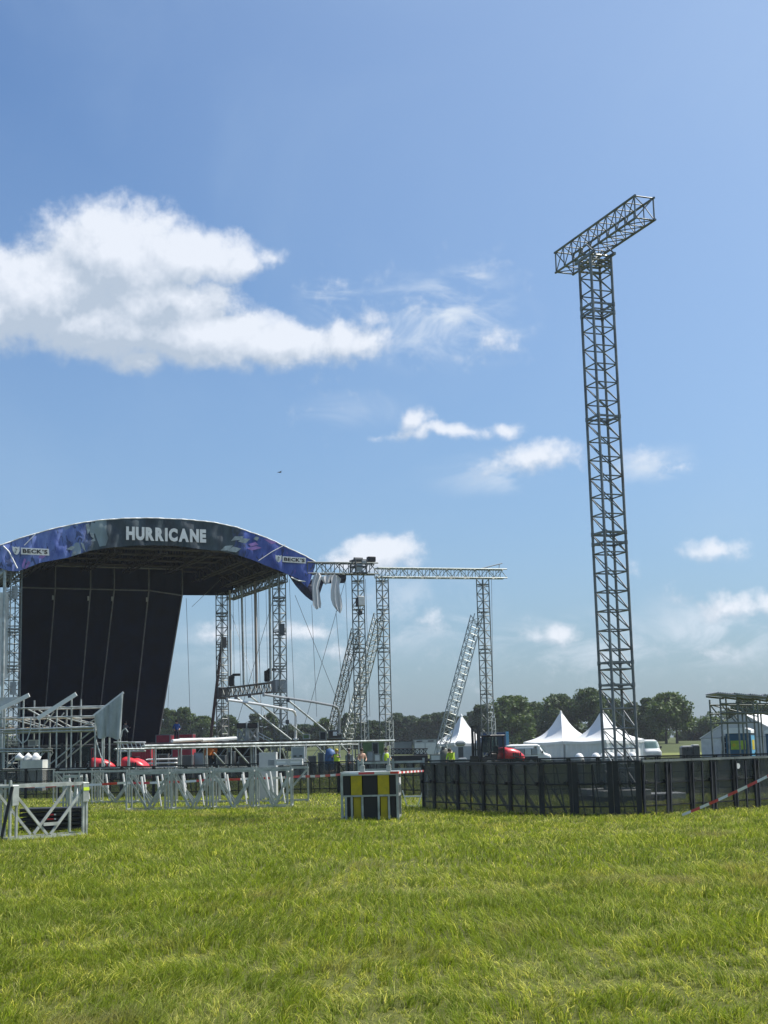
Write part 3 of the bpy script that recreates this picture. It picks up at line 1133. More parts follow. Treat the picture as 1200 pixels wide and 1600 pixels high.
g0 = 'silver barriers standing side by side in the row'
A0 = gp(196, 1268)
B0 = gp(470, 1261)
dd = (B0 - A0)
ang = math.atan2(dd.y, dd.x)
xr = [196, 266, 331, 399, 458]
lab = ['leftmost full silver frame of the row, left of the centre', 'second silver frame of the long row, with two white tubes', 'third silver frame of the long row, left of the white boxes', 'last silver frame of the long row, under the two white boxes']
for i in range(4):
    a, b = on_line(xr[i], A0, B0), on_line(xr[i + 1], A0, B0)
    silver_barrier(lab[i], g0, W=(b - a).length - .03, seed=i, loc=(a.x, a.y, 0), rz=ang, D=1.0)
xr2 = [82, 142, 200, 262, 330, 392, 471]
lab2 = ['silver frame at the left end of the row, beside the red and white tape', 'silver frame behind the gap left of the long row', 'rear silver frame behind the first of the long row', 'rear silver frame behind the second of the long row',
        'rear silver frame behind the third of the long row', 'rear silver frame sticking out at the right end of the long row']
A1, B1 = gp(82, 1256), gp(471, 1254)
for i in range(6):
    a, b = on_line(xr2[i], A1, B1), on_line(xr2[i + 1], A1, B1)
    silver_barrier(lab2[i], g0, W=(b - a).length - .04, seed=10 + i, loc=(a.x, a.y, 0), rz=ang + .02, D=.6, plates=i % 2 == 0)
a = gp(97, 1277)
silver_barrier('single silver barrier with thick white tubes behind the black steps', None, W=.5, seed=30, loc=(a.x, a.y, 0), rz=.1, D=.7)
# front left pair
a = gp(13, 1315); b = gp(136, 1305)
w_ = (b - a).length
t = silver_barrier('big silver barrier at the lower left with a yellow sticker on its right plate', 'silver barriers at the lower left', W=w_, loc=(a.x, a.y, 0), rz=math.atan2(b.y - a.y, b.x - a.x), H=1.16, D=.55, plates=False, white=False, tall=True)
for x in (.19, w_ - .12):
    rod('inner_post', (x, -.004, .02), (x, -.004, 1.1), .04, ALU, t, w=.05, side=(1, 0, 0))
for x in (.12, w_ - .09):
    MB().box((x, -.05, .93), (.17, .03, .42), bev=.008).build('end_plate', ALU, t)
MB().box((w_ - .09, -.07, 1.0), (.16, .006, .07)).build('yellow_sticker', HIVIS, t)
rod('low_plate', (w_ * .42, -.03, .30), (w_ * .6, -.03, .30), .02, ALU, t, w=.07, side=(0, 0, 1))
a2 = gp(-118, 1318)
b2 = gp(9, 1312)
silver_barrier('silver barrier cut off by the left picture edge, behind a dark bar', 'silver barriers at the lower left', W=(b2 - a2).length, loc=(a2.x, a2.y, 0), rz=math.atan2(b2.y - a2.y, b2.x - a2.x), H=1.16, D=.55, plates=True, white=False)
p, q = gp(3, 1316), at(13, 1246, 29.6)
MB().bar(V((p.x, p.y - .1, 0)), V((q.x, q.y + .3, 1.12)), .06, .05).build('leaning_bar', BLK)
tag(bpy.data.objects['leaning_bar'], 'dark steel bar leaning against the lower left silver barrier', 'bar')
# black nested steps between them
a = gp(27, 1304); b = gp(124, 1300)
t = thing('step_stack', 'pile of black folded panels with red and white stickers in the lower left silver barrier', 'panel stack', ((a.x + b.x) / 2, a.y + .75, 0), .02)
for k in range(5):
    z = .05 + k * .105
    o = MB()
    o.box((0, 0, z + .045), (1.42 - .0 * k, .8, .075), bev=.008)
    o.box((.02 * (-1) ** k, -.41, z + .045), (1.34, .02, .03))
    o.build('folded_panel', BLK, t)
for z in (.41, .31):
    MB().box((0, -.426, z), (.16, .008, .035)).build('red_sticker', RED, t)
    MB().box((.11, -.426, z), (.04, .008, .03)).build('white_sticker', WHT, t)

# ------------------------------------------------------------------ yellow and black crate
a, b = gp(533, 1283), gp(624, 1281)
wB = (b - a).length
HB = 1.14
t = thing('panel_crate', 'silver framed crate with yellow and black panels standing on the grass', 'crate', (a.x, a.y, 0), math.atan2(b.y - a.y, b.x - a.x))
DB = 1.1
for x, y in ((.03, .03), (wB - .03, .03), (wB - .03, DB), (.03, DB)):
    rod('corner_post', (x, y, 0), (x, y, HB), .06, ALU, t, w=.06, side=(1, 0, 0))
for y in (.03, DB):
    for z in (HB - .03, HB * .515):
        rod('cross_rail', (.06, y, z), (wB - .06, y, z), .05, ALU, t, w=.04 if z < 1 else .07, side=(0, 0, 1))
for x in (.03, wB - .03):
    for z in (HB - .03, HB * .515, .06):
        rod('side_rail', (x, .06, z), (x, DB - .04, z), .05, ALU, t, w=.05, side=(0, 0, 1))
MB().box((wB / 2, DB / 2, HB + .012), (wB, DB + .06, .02), bev=.004).build('lid', ALU, t)
xsf = [(.0, .13, BLKP), (.15, .355, YEL), (.375, .64, BLKP), (.655, .87, YEL), (.885, 1.0, BLKP)]
for x0, x1, m_ in xsf:
    nm = 'yellow_panel' if m_ is YEL else 'black_panel'
    xa, xb = .06 + x0 * (wB - .12), .06 + x1 * (wB - .12)
    MB().box(((xa + xb) / 2, .04 if m_ is YEL else .07, HB * .75), (xb - xa, .02, HB * .44), bev=.004).build(nm, m_, t)
for x0, x1, m_ in [(.02, .14, BLKP), (.19, .33, YEL), (.385, .64, BLKP), (.70, .83, YEL), (.89, 1, BLKP)]:
    nm = 'yellow_panel' if m_ is YEL else 'black_panel'
    xa, xb = .06 + x0 * (wB - .12), .06 + x1 * (wB - .12)
    MB().box(((xa + xb) / 2, .075, HB * .26), (xb - xa, .02, HB * .46), bev=.004).build(nm, m_, t)
for x in (.05, .16, .36, .665, .86):
    rod('front_upright', (.06 + x * (wB - .12), .02, .02), (.06 + x * (wB - .12), .02, HB * .5), .03, ALU, t, w=.05, side=(1, 0, 0))
MB().box((wB / 2, DB - .05, HB * .5), (wB - .1, .02, HB * .9)).build('back_panel', BLKP, t)
for y0, y1, m_ in ((.1, .45, BLKP), (.5, .95, BLKP)):
    MB().box((wB - .05, (y0 + y1) / 2, HB * .5), (.02, y1 - y0, HB * .86)).build('side_panel', m_, t)
MB().box((wB + .006, .5, HB * .80), (.012, .7, .17)).build('number_plate', LGREY, t)
for x in (.36, .86):
    h_ = MB().box((.06 + x * (wB - .12), .2, HB + .10), (.12, .1, .15), bev=.01).tube((.06 + x * (wB - .12), .2, HB + .1), (.06 + x * (wB - .12), .2, HB + .34), .035, 8)
    h_.build('stacking_pin', ALU, t)
# silver rails just behind the crate
a, b = gp(560, 1266), gp(658, 1262)
t = thing('spare_rails', 'loose silver rail frame standing behind the yellow and black crate', 'rail frame', (a.x, a.y, 0), .02)
L = (b - a).length
for z in (1.32, 1.12):
    rod('rail', (0, 0, z), (L, 0, z), .03, ALU, t, w=.06, side=(0, 0, 1))
for x in (0.03, L * .53, L - .03):
    rod('upright', (x, 0, 0), (x, 0, 1.42), .04, ALU, t, w=.06, side=(1, 0, 0))
# low white frame right of the crate
a, b = gp(636, 1262), gp(660, 1262)
t = thing('white_base_frame', 'low white triangular frame between the crate and the black front row', 'frame', (a.x, a.y, 0), 0)
L = (b - a).length + .1
for p, q in (((0, 0, .04), (L, 0, .04)), ((-.08, 0, .32), (L, 0, .32)), ((0, 0, .04), (-.12, 0, .5)), ((L * .5, 0, .04), (L, 0, .85)), ((L, 0, .04), (L, 0, .95)), ((0, .5, .04), (L, .5, .04)), ((L, .03, .04), (L, .5, .04)), ((0, .03, .04), (0, .5, .04))):
    rod('bar', p, q, .03, WHT, t, w=.04, side=(0, 1, 0) if p[2] != q[2] else (0, 0, 1))

# ------------------------------------------------------------------ striped barrier tape
REDT = mat('tape_red', (.62, .06, .05), .4, 0, .05, 3)


def tape(pts, label, name='barrier_tape', seg=.32, h=.075, sag=.0, stuffw=0):
    vs, fs, mi = [], [], []
    # resample
    out = []
    for a, b in zip(pts, pts[1:]):
        n = max(1, round((b - a).length / seg))
        for k in range(n):
            f_ = k / n
            p = a.lerp(b, f_)
            p.z -= sag * 4 * f_ * (1 - f_)
            out.append(p)
    out.append(pts[-1])
    mb = MB()
    for i in range(len(out) - 1):
        a, b = out[i], out[i + 1]
        d = (b - a).normalized()
        up = V((0, .25 * math.sin(i * .9), 1))
        up = (up - d * up.dot(d)).normalized() * h / 2
        nr = d.cross(up).normalized() * .002
        vs4 = [a - up, b - up, b + up, a + up]
        mb.add([p + nr for p in vs4] + [p - nr for p in vs4], [(0, 1, 2, 3), (7, 6, 5, 4), (0, 4, 5, 1), (3, 2, 6, 7)], (i // 2) % 2)
    o = mb.build(name, [WHT, REDT])
    tag(o, label, 'barrier tape')
    return o


a = gp(1066, 1277)
b = at(1215, 1205, 30.2)
tape([V((a.x, a.y, .05)), b], 'red and white striped tape slanting up from the grass to the right picture edge', h=.06, seg=.17, sag=.03)
tape([at(-6, 1228, 52), at(30, 1229, 51), at(88, 1228, 50), at(195, 1223, 50), at(260, 1222, 50), at(330, 1218, 50), at(398, 1216, 50.5), at(470, 1213, 50), at(533, 1210, 46)], 'long red and white striped tape running behind the silver barrier row', h=.075, seg=.27, sag=.02)
tape([at(533, 1208, 33.8), at(560, 1208.5, 33.7), at(622, 1207, 33.7), at(662, 1204.5, 39.5)], 'short striped tape lying along the top of the yellow and black crate', h=.05, seg=.2)
# ------------------------------------------------------------------ festival stage
SO = V((0, 0, 0))
tmp = at(490, 900, 108)
SX, SY = tmp.x, tmp.y
ST = math.radians(24)
SU, SV = V((math.cos(ST), math.sin(ST), 0)), V((-math.sin(ST), math.cos(ST), 0))
stage = thing('festival_stage', 'huge arched open-air stage with printed fascia and black back curtain', 'stage', (SX, SY, 0), ST)
DECK = 2.55


def L2(p):
    d = V((p.x - SX, p.y - SY, 0))
    return V((d.dot(SU), d.dot(SV), p.z))


def sv(px, py, v, dz=None):
    """stage-local point seen at a pixel on the plane v metres behind the fascia"""
    d = ray(px, py)
    o = V((-SX, -SY, 0))
    t = (v - o.dot(SV)) / d.dot(SV)
    p = V((0, 0, CAMH)) + d * t
    return L2(p)


# --- fascia banner ---
topp = [(0, 853), (8, 850), (30, 842), (60, 833), (90, 825), (130, 817), (160, 813), (190, 811), (225, 810), (260, 811), (300, 813), (340, 818), (370, 825), (400, 835), (430, 847), (460, 862), (478, 870), (492, 878)]
botp = [(0, 887), (12, 892), (28, 893), (65, 879), (104, 872), (139, 861), (170, 856), (205, 853), (240, 852), (275, 853), (310, 858), (345, 861), (370, 867), (402, 878), (428, 889), (448, 897), (465, 904), (480, 920), (491, 886)]


def interp(pts, x):
    for (x0, y0), (x1, y1) in zip(pts, pts[1:]):
        if x <= x1:
            return y0 + (y1 - y0) * max(0, (x - x0)) / (x1 - x0)
    return pts[-1][1]


def fascia_mat():
    m = bpy.data.materials.new('printed_fascia')
    m.use_nodes = True
    t = NT(m.node_tree)
    b = t.n['Principled BSDF']
    tc_ = t.node('ShaderNodeTexCoord')
    sp_ = t.node('ShaderNodeSeparateXYZ'); t.link(tc_.outputs['Object'], sp_.inputs[0])
    u = sp_.outputs[0]; z = sp_.outputs[2]
    st = t.node('ShaderNodeMapping'); st.inputs['Scale'].default_value = (1.2, 1, .45); st.inputs['Rotation'].default_value = (0, .55, 0)
    t.link(tc_.outputs['Object'], st.inputs[0])
    n1 = t.noise(st.outputs[0], .9, 6, .65)
    n2 = t.noise(st.outputs[0], 2.6, 5, .6, .8)
    vo = t.node('ShaderNodeTexVoronoi'); vo.inputs['Scale'].default_value = 1.15; t.link(st.outputs[0], vo.inputs['Vector'])
    mid = t.mix(t.mrange(n1, .35, .68), (.014, .024, .036), (.055, .085, .10))
    left = t.mix(t.mrange(n1, .35, .62), (.05, .09, .34), (.20, .28, .62))
    left = t.mix(t.mrange(n2, .62, .72, 0, .6), left, (.30, .20, .48))
    left = t.mix(t.mrange(n2, .44, .38, 0, .8), left, (.012, .03, .09))
    right = t.mix(t.mrange(n1, .35, .65), (.022, .05, .26), (.09, .15, .50))
    right = t.mix(t.mrange(n2, .63, .73, 0, .6), right, (.30, .14, .44))
    right = t.mix(t.mrange(n2, .42, .36, 0, .8), right, (.010, .018, .07))
    e = t.math('MULTIPLY_ADD', n2, 2.4, -1.2)
    uu = t.math('ADD', u, e)
    c = t.mix(t.mrange(uu, -6.4, -5.4), mid, right)
    c = t.mix(t.mrange(uu, -17.0, -17.9), c, left)
    # pale angular shards where the print changes colour
    zone = t.math('MAXIMUM', t.math('MULTIPLY', t.mrange(u, -19.8, -18.2), t.mrange(u, -15.6, -16.4)), 0.0)
    shard = t.mrange(vo.outputs['Color'], .62, .66)
    sepc = t.node('ShaderNodeSeparateColor'); t.link(vo.outputs['Color'], sepc.inputs[0])
    sh = t.math('MULTIPLY', t.mrange(sepc.outputs[0], .62, .64), zone)
    c = t.mix(t.math('MULTIPLY', sh, .8), c, (.34, .42, .44))
    t.link(c, b.inputs['Base Color'])
    b.inputs['Roughness'].default_value = .55
    wv = t.noise(st.outputs[0], 1.1, 3, .5)
    bp = t.node('ShaderNodeBump'); bp.inputs['Strength'].default_value = .8; bp.inputs['Distance'].default_value = .10
    t.link(wv, bp.inputs['Height']); t.link(bp.outputs[0], b.inputs['Normal'])
    return m


FASC = fascia_mat()
FV = -.06


def wrinkle(u, z):
    return .05 * math.sin(u * 3.1 + z * 1.3) + .035 * math.sin(u * 7.3 - z * 2.1 + 1) + .02 * math.sin(z * 5 + u * 1.7)


cols = []
nu = 110
for i in range(nu + 1):
    px = -6 + (492 + 6) * i / nu
    a, b = sv(px, interp(topp, px), 0), sv(px, interp(botp, px), 0)
    nz = 10
    cols.append([V((a.x, FV + wrinkle(a.x, a.z + (b.z - a.z) * j / nz), a.z + (b.z - a.z) * j / nz)) for j in range(nz + 1)])
mb = MB().sheet(cols)
back_ = [[p + V((0, .03, 0)) for p in c] for c in cols]
mb.sheet([c[::-1] for c in back_])
ban = mb.build('fascia_banner', FASC, stage, smooth=True)
# white piping along the top of the arch
mb = MB()
mb.path([c[0] + V((0, 0, .03)) for c in cols], .045, 6)
mb.build('edge_piping', WHT, stage)
# pale printed shards (right group)
mb = MB()


def shards(mb, polys, mi=0):
    for poly in polys:
        pts = [sv(x, y, FV - .10) for x, y in poly]
        mb.prism(pts, (0, .012, 0), mi)


shards(mb, [[(361, 845), (367, 838), (381, 838), (378, 843)], [(372, 846), (380, 841), (391, 842), (384, 849)], [(345, 860), (352, 853), (364, 852), (358, 860)], [(356, 861), (364, 854), (377, 857), (369, 863)],
            [(396, 842), (400, 838), (405, 840), (402, 845)], [(134, 819), (139, 818), (141, 828), (137, 835)], [(142, 845), (148, 840), (149, 845), (145, 846)], [(104, 858), (112, 853), (118, 854), (112, 860)],
            [(140, 832), (146, 833), (148, 843), (142, 838)], [(115, 861), (120, 862), (119, 866), (114, 866)], [(126, 847), (131, 850), (134, 862), (129, 856)]])
mb.build('printed_shards', mat('print_grey', (.30, .36, .38), .6, 0, .25, 3), ban)
mb = MB()
shards(mb, [[(388, 850), (399, 847), (404, 851), (392, 854)], [(386, 857), (400, 853), (409, 856), (394, 860)], [(412, 842), (421, 843), (434, 848), (424, 850)], [(34, 884), (38, 872), (41, 874), (36, 889)], [(38, 889), (44, 876), (48, 879), (42, 888)],
            [(60, 871), (66, 862), (72, 868), (66, 873)]])
mb.build('printed_shards', mat('print_purple', (.34, .19, .50), .6, 0, .2, 3), ban)
rope = MB()
rope.path([sv(x, y, FV - .13) for x, y in ((404, 876), (425, 862), (446, 851))], .03, 5)
rope.path([sv(x, y, FV - .13) for x, y in ((38, 852), (50, 840), (57, 833))], .03, 5)
rope.path([sv(x, y, FV - .13) for x, y in ((5, 853), (14, 862), (22, 878), (27, 888))], .05, 5)
rope.build('seam_rope', WHT, ban)


def text_mesh(s, extrude, bold):
    c = bpy.data.curves.new('text', 'FONT')
    c.body = s
    c.extrude = extrude
    c.offset = bold
    c.resolution_u = 3
    o = bpy.data.objects.new('tmp_text', c)
    COL.objects.link(o)
    bpy.context.view_layer.update()
    dg = bpy.context.evaluated_depsgraph_get()
    me = bpy.data.meshes.new_from_object(o.evaluated_get(dg))
    COL.objects.unlink(o)
    bpy.data.objects.remove(o)
    return me


def lettering(s, A, B, C, material, parent, bold=.03, gap=.14, depth=.02, widths=None):
    """letters filling the parallelogram A (bottom left) - B (bottom right) - C (top left)"""
    ms, ws = [], []
    for ch in s:
        me = text_mesh(ch, .5, bold)
        co = np.empty(len(me.vertices) * 3); me.vertices.foreach_get('co', co); co = co.reshape(-1, 3)
        mn, mx_ = co.min(0), co.max(0)
        ms.append((me, mn, mx_)); ws.append(max(.16, mx_[0] - mn[0]))
    tot = sum(ws) + gap * (len(s) - 1) * (sum(ws) / len(ws))
    g_ = gap * sum(ws) / len(ws)
    ex, ey = B - A, C - A
    x = 0
    nrm = ex.cross(ey).normalized()
    for (me, mn, mx_), w_, ch in zip(ms, ws, s):
        co = np.empty(len(me.vertices) * 3); me.vertices.foreach_get('co', co); co = co.reshape(-1, 3)
        hh = mx_[1] - mn[1]
        y1 = 1.0
        out = []
        for c in co:
            fx = (x + (c[0] - mn[0])) / tot
            fy = (c[1] - mn[1]) / hh if ch != "'" else .62 + .38 * (c[1] - mn[1]) / hh
            p = A + ex * fx + ey * fy + nrm * ((c[2] - mn[2]) * depth)
            out.append(p)
        me.vertices.foreach_set('co', np.array([tuple(p) for p in out]).ravel())
        me.materials.clear(); me.materials.append(material)
        me.update()
        put('letter', me, parent)
        x += w_ + g_


lv_ = FV - .14
lettering('HURRICANE', sv(197, 843.5, lv_), sv(322, 848, lv_), sv(197, 822.5, lv_), WHT, ban, bold=.062, gap=.13)


def sponsor(bx, parent):
    """white framed word sign with a key-shield beside it; bx: photo corners of the white bar"""
    A, B, C = [sv(*p, FV - .14) for p in bx]
    D = B + (C - A)
    MB().prism([A, B, D, C], (0, .015, 0)).build('sponsor_bar', WHT, parent)
    ex, ey = B - A, C - A
    o = V((0, -.02, 0))
    lettering("BECK'S", A + ex * .06 + ey * .20 + o, A + ex * .94 + ey * .20 + o, A + ex * .06 + ey * .80 + o, BLKP, parent, bold=.035, gap=.14)
    # shield emblem
    S = A - ex * .30
    pts = [(.0, 1.15), (.08, 1.02), (.13, 1.12), (.18, 1.02), (.26, 1.15), (.25, .45), (.20, .05), (.13, -.12), (.06, .05), (.01, .45)]
    MB().prism([S + ex * x + ey * y for x, y in pts], (0, .015, 0)).build('shield_emblem', WHT, parent)
    key = MB()
    s2 = S + o
    ew = ex.length
    key.bar(s2 + ex * .09 + ey * .18, s2 + ex * .17 + ey * .75, .05 * ew / 2.2, .01)
    key.bar(s2 + ex * .15 + ey * .66, s2 + ex * .11 + ey * .86, .10 * ew / 2.2, .01)
    key.bar(s2 + ex * .08 + ey * .28, s2 + ex * .13 + ey * .20, .05 * ew / 2.2, .01)
    key.build('key_mark', BLKP, parent)


sponsor([(441.5, 878), (478, 880.5), (441.5, 869)], ban)
sponsor([(33, 866), (77, 868), (32.5, 855.5)], ban)

# --- roof canopy behind the fascia ---
RD = 14.0
UR, UL = sv(490, 890, 0).x, sv(0, 870, 0).x
zt = lambda px: sv(px, interp(topp, px), 0).z
roofpts = []
for i in range(41):
    px = -2 + (490 + 2) * i / 40
    p = sv(px, interp(topp, px), 0)
    roofpts.append((p.x, p.z))
mb = MB()
mb.sheet([[V((u, v, z - .05)) for v in (0.06, RD * .5, RD)] for u, z in roofpts])
mb.sheet([[V((u, v, z - .13)) for v in (RD, RD * .5, .06)] for u, z in roofpts])
mb.build('roof_canopy', mat('roof_membrane', (.045, .05, .06), .7, 0, .15, .5), stage, smooth=True)
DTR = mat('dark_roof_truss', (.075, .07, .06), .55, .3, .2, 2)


def zarch(u):
    for (u0, z0), (u1, z1) in zip(roofpts, roofpts[1:]):
        if u <= u1:
            return z0 + (z1 - z0) * (u - u0) / (u1 - u0)
    return roofpts[-1][1]


uFR = sv(437, 930, 0.8).x
uFL = sv(19, 930, .8).x
# cross trusses: straight lower boom, upper boom following the arch
for k, v in enumerate((.5, 3.6, 6.7, 9.8, 12.6)):
    mb = MB()
    n = 22
    z0 = 16.65
    u0, u1 = uFL + 2.5, uFR - 3.0
    pb = [V((u0 + (u1 - u0) * i / n, v, z0)) for i in range(n + 1)]
    pt = [V((p.x, v, zarch(p.x) - .35)) for p in pb]
    mb.path([pb[0], pb[-1]], .085, 6)
    mb.tube(pb[0] + V((0, .45, 0)), pb[-1] + V((0, .45, 0)), .07, 6)
    mb.path(pt, .08, 6)
    for i in range(n):
        mb.tube(pb[i], pt[i + 1] if i % 2 else pt[i], .035, 5)
        mb.tube(pb[i], pt[i], .03, 5)
        mb.tube(pb[i], pb[i] + V((0, .45, 0)), .025, 5)
    # haunches down to the eaves
    mb.tube(pb[-1], V((uFR + .3, v, 14.9)), .08, 6).tube(pb[0], V((uFL - .3, v, 14.9)), .08, 6)
    mb.tube(pt[-1], V((uFR + .6, v, 15.5)), .08, 6).tube(pt[0], V((uFL - .6, v, 15.5)), .08, 6)
    for i in range(5):
        f_ = i / 5
        mb.tube(pb[-1].lerp(V((uFR + .3, v, 14.9)), f_), pt[-1].lerp(V((uFR + .6, v, 15.5)), f_ + .2), .03, 5)
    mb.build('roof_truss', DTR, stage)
# longitudinal trusses front to back
for k, u in enumerate((uFR - 1.2, uFR - 3.2, uFR - 6.0, uFR - 9.4, uFR - 12.8, uFR - 16.0, uFL + 1.6)):
    zz = 16.3 if 1 < k < 6 else (15.3 if k in (0, 6) else 15.9)
    mb = MB()
    n = 12
    a0, a1 = V((u, .3, zz)), V((u, RD - .5, zz))
    for du, dz in ((0, 0), (.5, 0), (.0, .8), (.5, .8)):
        mb.tube(a0 + V((du, 0, dz)), a1 + V((du, 0, dz)), .055, 6)
    for i in range(n):
        p = a0.lerp(a1, i / n); q = a0.lerp(a1, (i + 1) / n)
        mb.tube(p, q + V((0, 0, .8)), .03, 5).tube(p, p + V((0, 0, .8)), .03, 5).tube(p, p + V((.5, 0, 0)), .03, 5).tube(p + V((.5, 0, 0)), q + V((.5, 0, .8)), .03, 5)
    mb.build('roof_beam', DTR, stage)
# eave truss along the right side: light lacing between roof and sky
far_ = MB()
e0, e1 = V((uFR + .2, .4, 14.75)), V((uFR + .2, RD - .2, 14.75))
EC = box_corners(e0, e1, .6, .62, (1, 0, 0))
for a, b in EC:
    far_.tube(a, b, .05, 6)
lattice(far_, EC, 20, .03, flip=True)
far_.build('eave_truss', STEEL, stage)
far_ = MB()
e0, e1 = V((uFL - .2, .4, 14.75)), V((uFL - .2, RD - .2, 14.75))
EC = box_corners(e0, e1, .6, .62, (1, 0, 0))
for a, b in EC:
    far_.tube(a, b, .05, 6)
lattice(far_, EC, 20, .03, flip=True)
far_.build('eave_truss', STEEL, stage)
# roof skirt: black rear valance and right slope lining
mb = MB()
mb.prism([V((sv(225, 900, RD).x, RD, 18.2)), V((sv(225, 930, RD).x, RD, sv(283, 931, RD).z)), V((uFR + .3, RD, sv(345, 930, RD).z)), V((uFR + .8, RD, 15.9)), V((uFR - 3, RD, 17.6))], (0, .05, 0))
mb.build('rear_valance', CLOTH, stage)
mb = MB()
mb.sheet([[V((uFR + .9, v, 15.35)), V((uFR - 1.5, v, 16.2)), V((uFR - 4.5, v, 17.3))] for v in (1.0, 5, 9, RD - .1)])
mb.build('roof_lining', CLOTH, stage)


# --- towers ---
def stage_tower(u, v, z1, w=.68, m=STEEL, sec=2.6):
    mb = MB()
    c = V((u, v, 0))
    C = box_corners(V((u, v, .1)), V((u, v, z1)), w, w, (math.cos(.35), math.sin(.35), 0))
    n = int(z1 / .62)
    lattice(mb, C, n, .025, flip=True)
    tw = mb.build('tower_lacing', m, stage, kind='stuff')
    for a, b in C:
        rod('tower_chord', a, b, .045, m, stage)
    k = sec
    while k < z1:
        jb = MB()
        for i in range(4):
            a, b = C[i], C[(i + 1) % 4]
            for dz in (0, .22):
                f_ = (k + dz) / z1
                jb.bar(a[0].lerp(a[1], f_), b[0].lerp(b[1], f_), .07, .07)
        jb.build('tower_collar', m, stage)
        k += sec
    MB().box((u, v, .08), (w + .5, w + .5, .16)).build('tower_foot', m, stage)
    return C


TW = []
vR = RD - .6
for (px, py, v, z1) in ((437, 1000, .9, 15.2), (347, 1000, vR, 15.2), (19, 1000, .9, 15.3)):
    p = sv(px, py, v)
    C = stage_tower(p.x, v, z1, .70 if px > 20 else .86)
    TW.append(V((p.x, v, 0)))
p = V((TW[2].x, vR, 0))
stage_tower(p.x, vR, 15.2)
# sleeve blocks on the towers
for T, zs in ((TW[0], (9.6,)), (TW[1], (9.6,)), (TW[2], (12.0, 5.3))):
    for z in zs:
        block('sleeve_block', (T.x + .05, T.y - .42, z + 1.2), (.4, .1, .9), GREY if T is TW[2] else DGREY, stage)
# second, closer pipe bundle and banners at the far left edge
for px, x0 in ((5.5, 0),):
    p = sv(px, 1000, .2)
    rod('pole', (p.x, .2, 2.4), (p.x, .2, 15.2), .11, SCAF, stage)
for (xa, xb, ya, yb) in ((-30, 3, 925, 1072), (8.5, 12.2, 925, 1060)):
    a, b = sv(xa, ya, .6), sv(xb, yb, .6)
    MB().box(((a.x + b.x) / 2, .6, (a.z + b.z) / 2), (b.x - a.x, .05, a.z - b.z)).build('side_banner', WHT, stage)
a, b = sv(-8, 905, .3), sv(14, 885, .3)
rod('corner_brace', a, b, .13, SCAF, stage)

# --- black back curtain, kinked and sloping away towards its foot ---
CV0 = 11.8
CV1 = 18.3
poles = [(86, 66), (141, 120), (178, 150), (232, 206)]
xt = [31, 86, 141, 178, 232, 284]
xb = [28, 66, 120, 150, 206, 246]
ytop = {31: 890}
topz_ = sv(150, 888, CV0).z
kz = sv(150, 921, CV0).z
upper, lower = [], []
for i in range(6):
    a = sv(xt[i], 905, CV0)
    bottom = sv(xb[i], 1148, CV1)
    upper.append((V((a.x, CV0, topz_ + .3)), V((a.x, CV0, kz if i < 5 else kz - .35))))
    lower.append((upper[-1][1], V((bottom.x, CV1, DECK + .15))))
curt = None
for i in range(5):
    for part, nm in ((upper, 'upper_curtain'), (lower, 'lower_curtain')):
        (a0, a1), (b0, b1) = part[i], part[i + 1]
        mb = MB()
        rows = []
        for s in range(9):
            f_ = s / 8
            row = []
            for r_ in range(7):
                gfr = r_ / 6
                p = a0.lerp(b0, f_).lerp(a1.lerp(b1, f_), gfr)
                p = p + V((0, .12 * math.sin(f_ * PI) + .03 * math.sin(f_ * 17 + i), 0))
                row.append(p)
            rows.append(row)
        mb.sheet(rows)
        mb.sheet([[p + V((0, .03, 0)) for p in r_][::-1] for r_ in rows])
        mb.build(nm, CLOTH, stage, smooth=True)
CP = mat('curtain_pole', (.30, .31, .32), .45, .3, .15, 2)
for i in range(6):
    (a0, a1), (b0, b1) = upper[i], lower[i]
    rod('curtain_pole', a0 - V((0, .12, 0)), a1 - V((0, .12, 0)), .05, CP, stage)
    rod('curtain_pole', b0 - V((0, .12, 0)), b1 - V((0, .12, 0)), .055, CP, stage)
    if 0 < i < 5:
        block('clamp', b0 - V((.18, .18, .75)), (.12, .1, .36), LGREY, stage)
rod('curtain_rail', upper[0][1] - V((0, .14, 0)), upper[4][1] - V((0, .14, 0)), .05, CP, stage)
rod('curtain_rail', upper[4][1] - V((0, .14, 0)), upper[5][1] - V((0, .14, 0)), .05, CP, stage)
rod('curtain_rail', upper[0][0] - V((0, .14, .2)), upper[5][0] - V((0, .14, .2)), .07, CP, stage)
mb = MB()
gp_ = [V((u, 12.2, zarch(u) - .25)) for u, z in roofpts if uFL - .5 < u < uFR + .5]
mb.sheet([[p, V((p.x, 12.2, 16.6 if uFL + 2 < p.x < uFR - 3 else 14.9))] for p in gp_])
mb.sheet([[p + V((0, .05, 0)), V((p.x, 12.25, 16.6 if uFL + 2 < p.x < uFR - 3 else 14.9))] for p in gp_][::-1])
mb.build('rear_gable', CLOTH, stage)
# left side wall, dark
MB().sheet([[V((uFL - .2, v, DECK)), V((uFL - .2, v, 15.2))] for v in (5, CV1)]).build('side_curtain', CLOTH, stage)

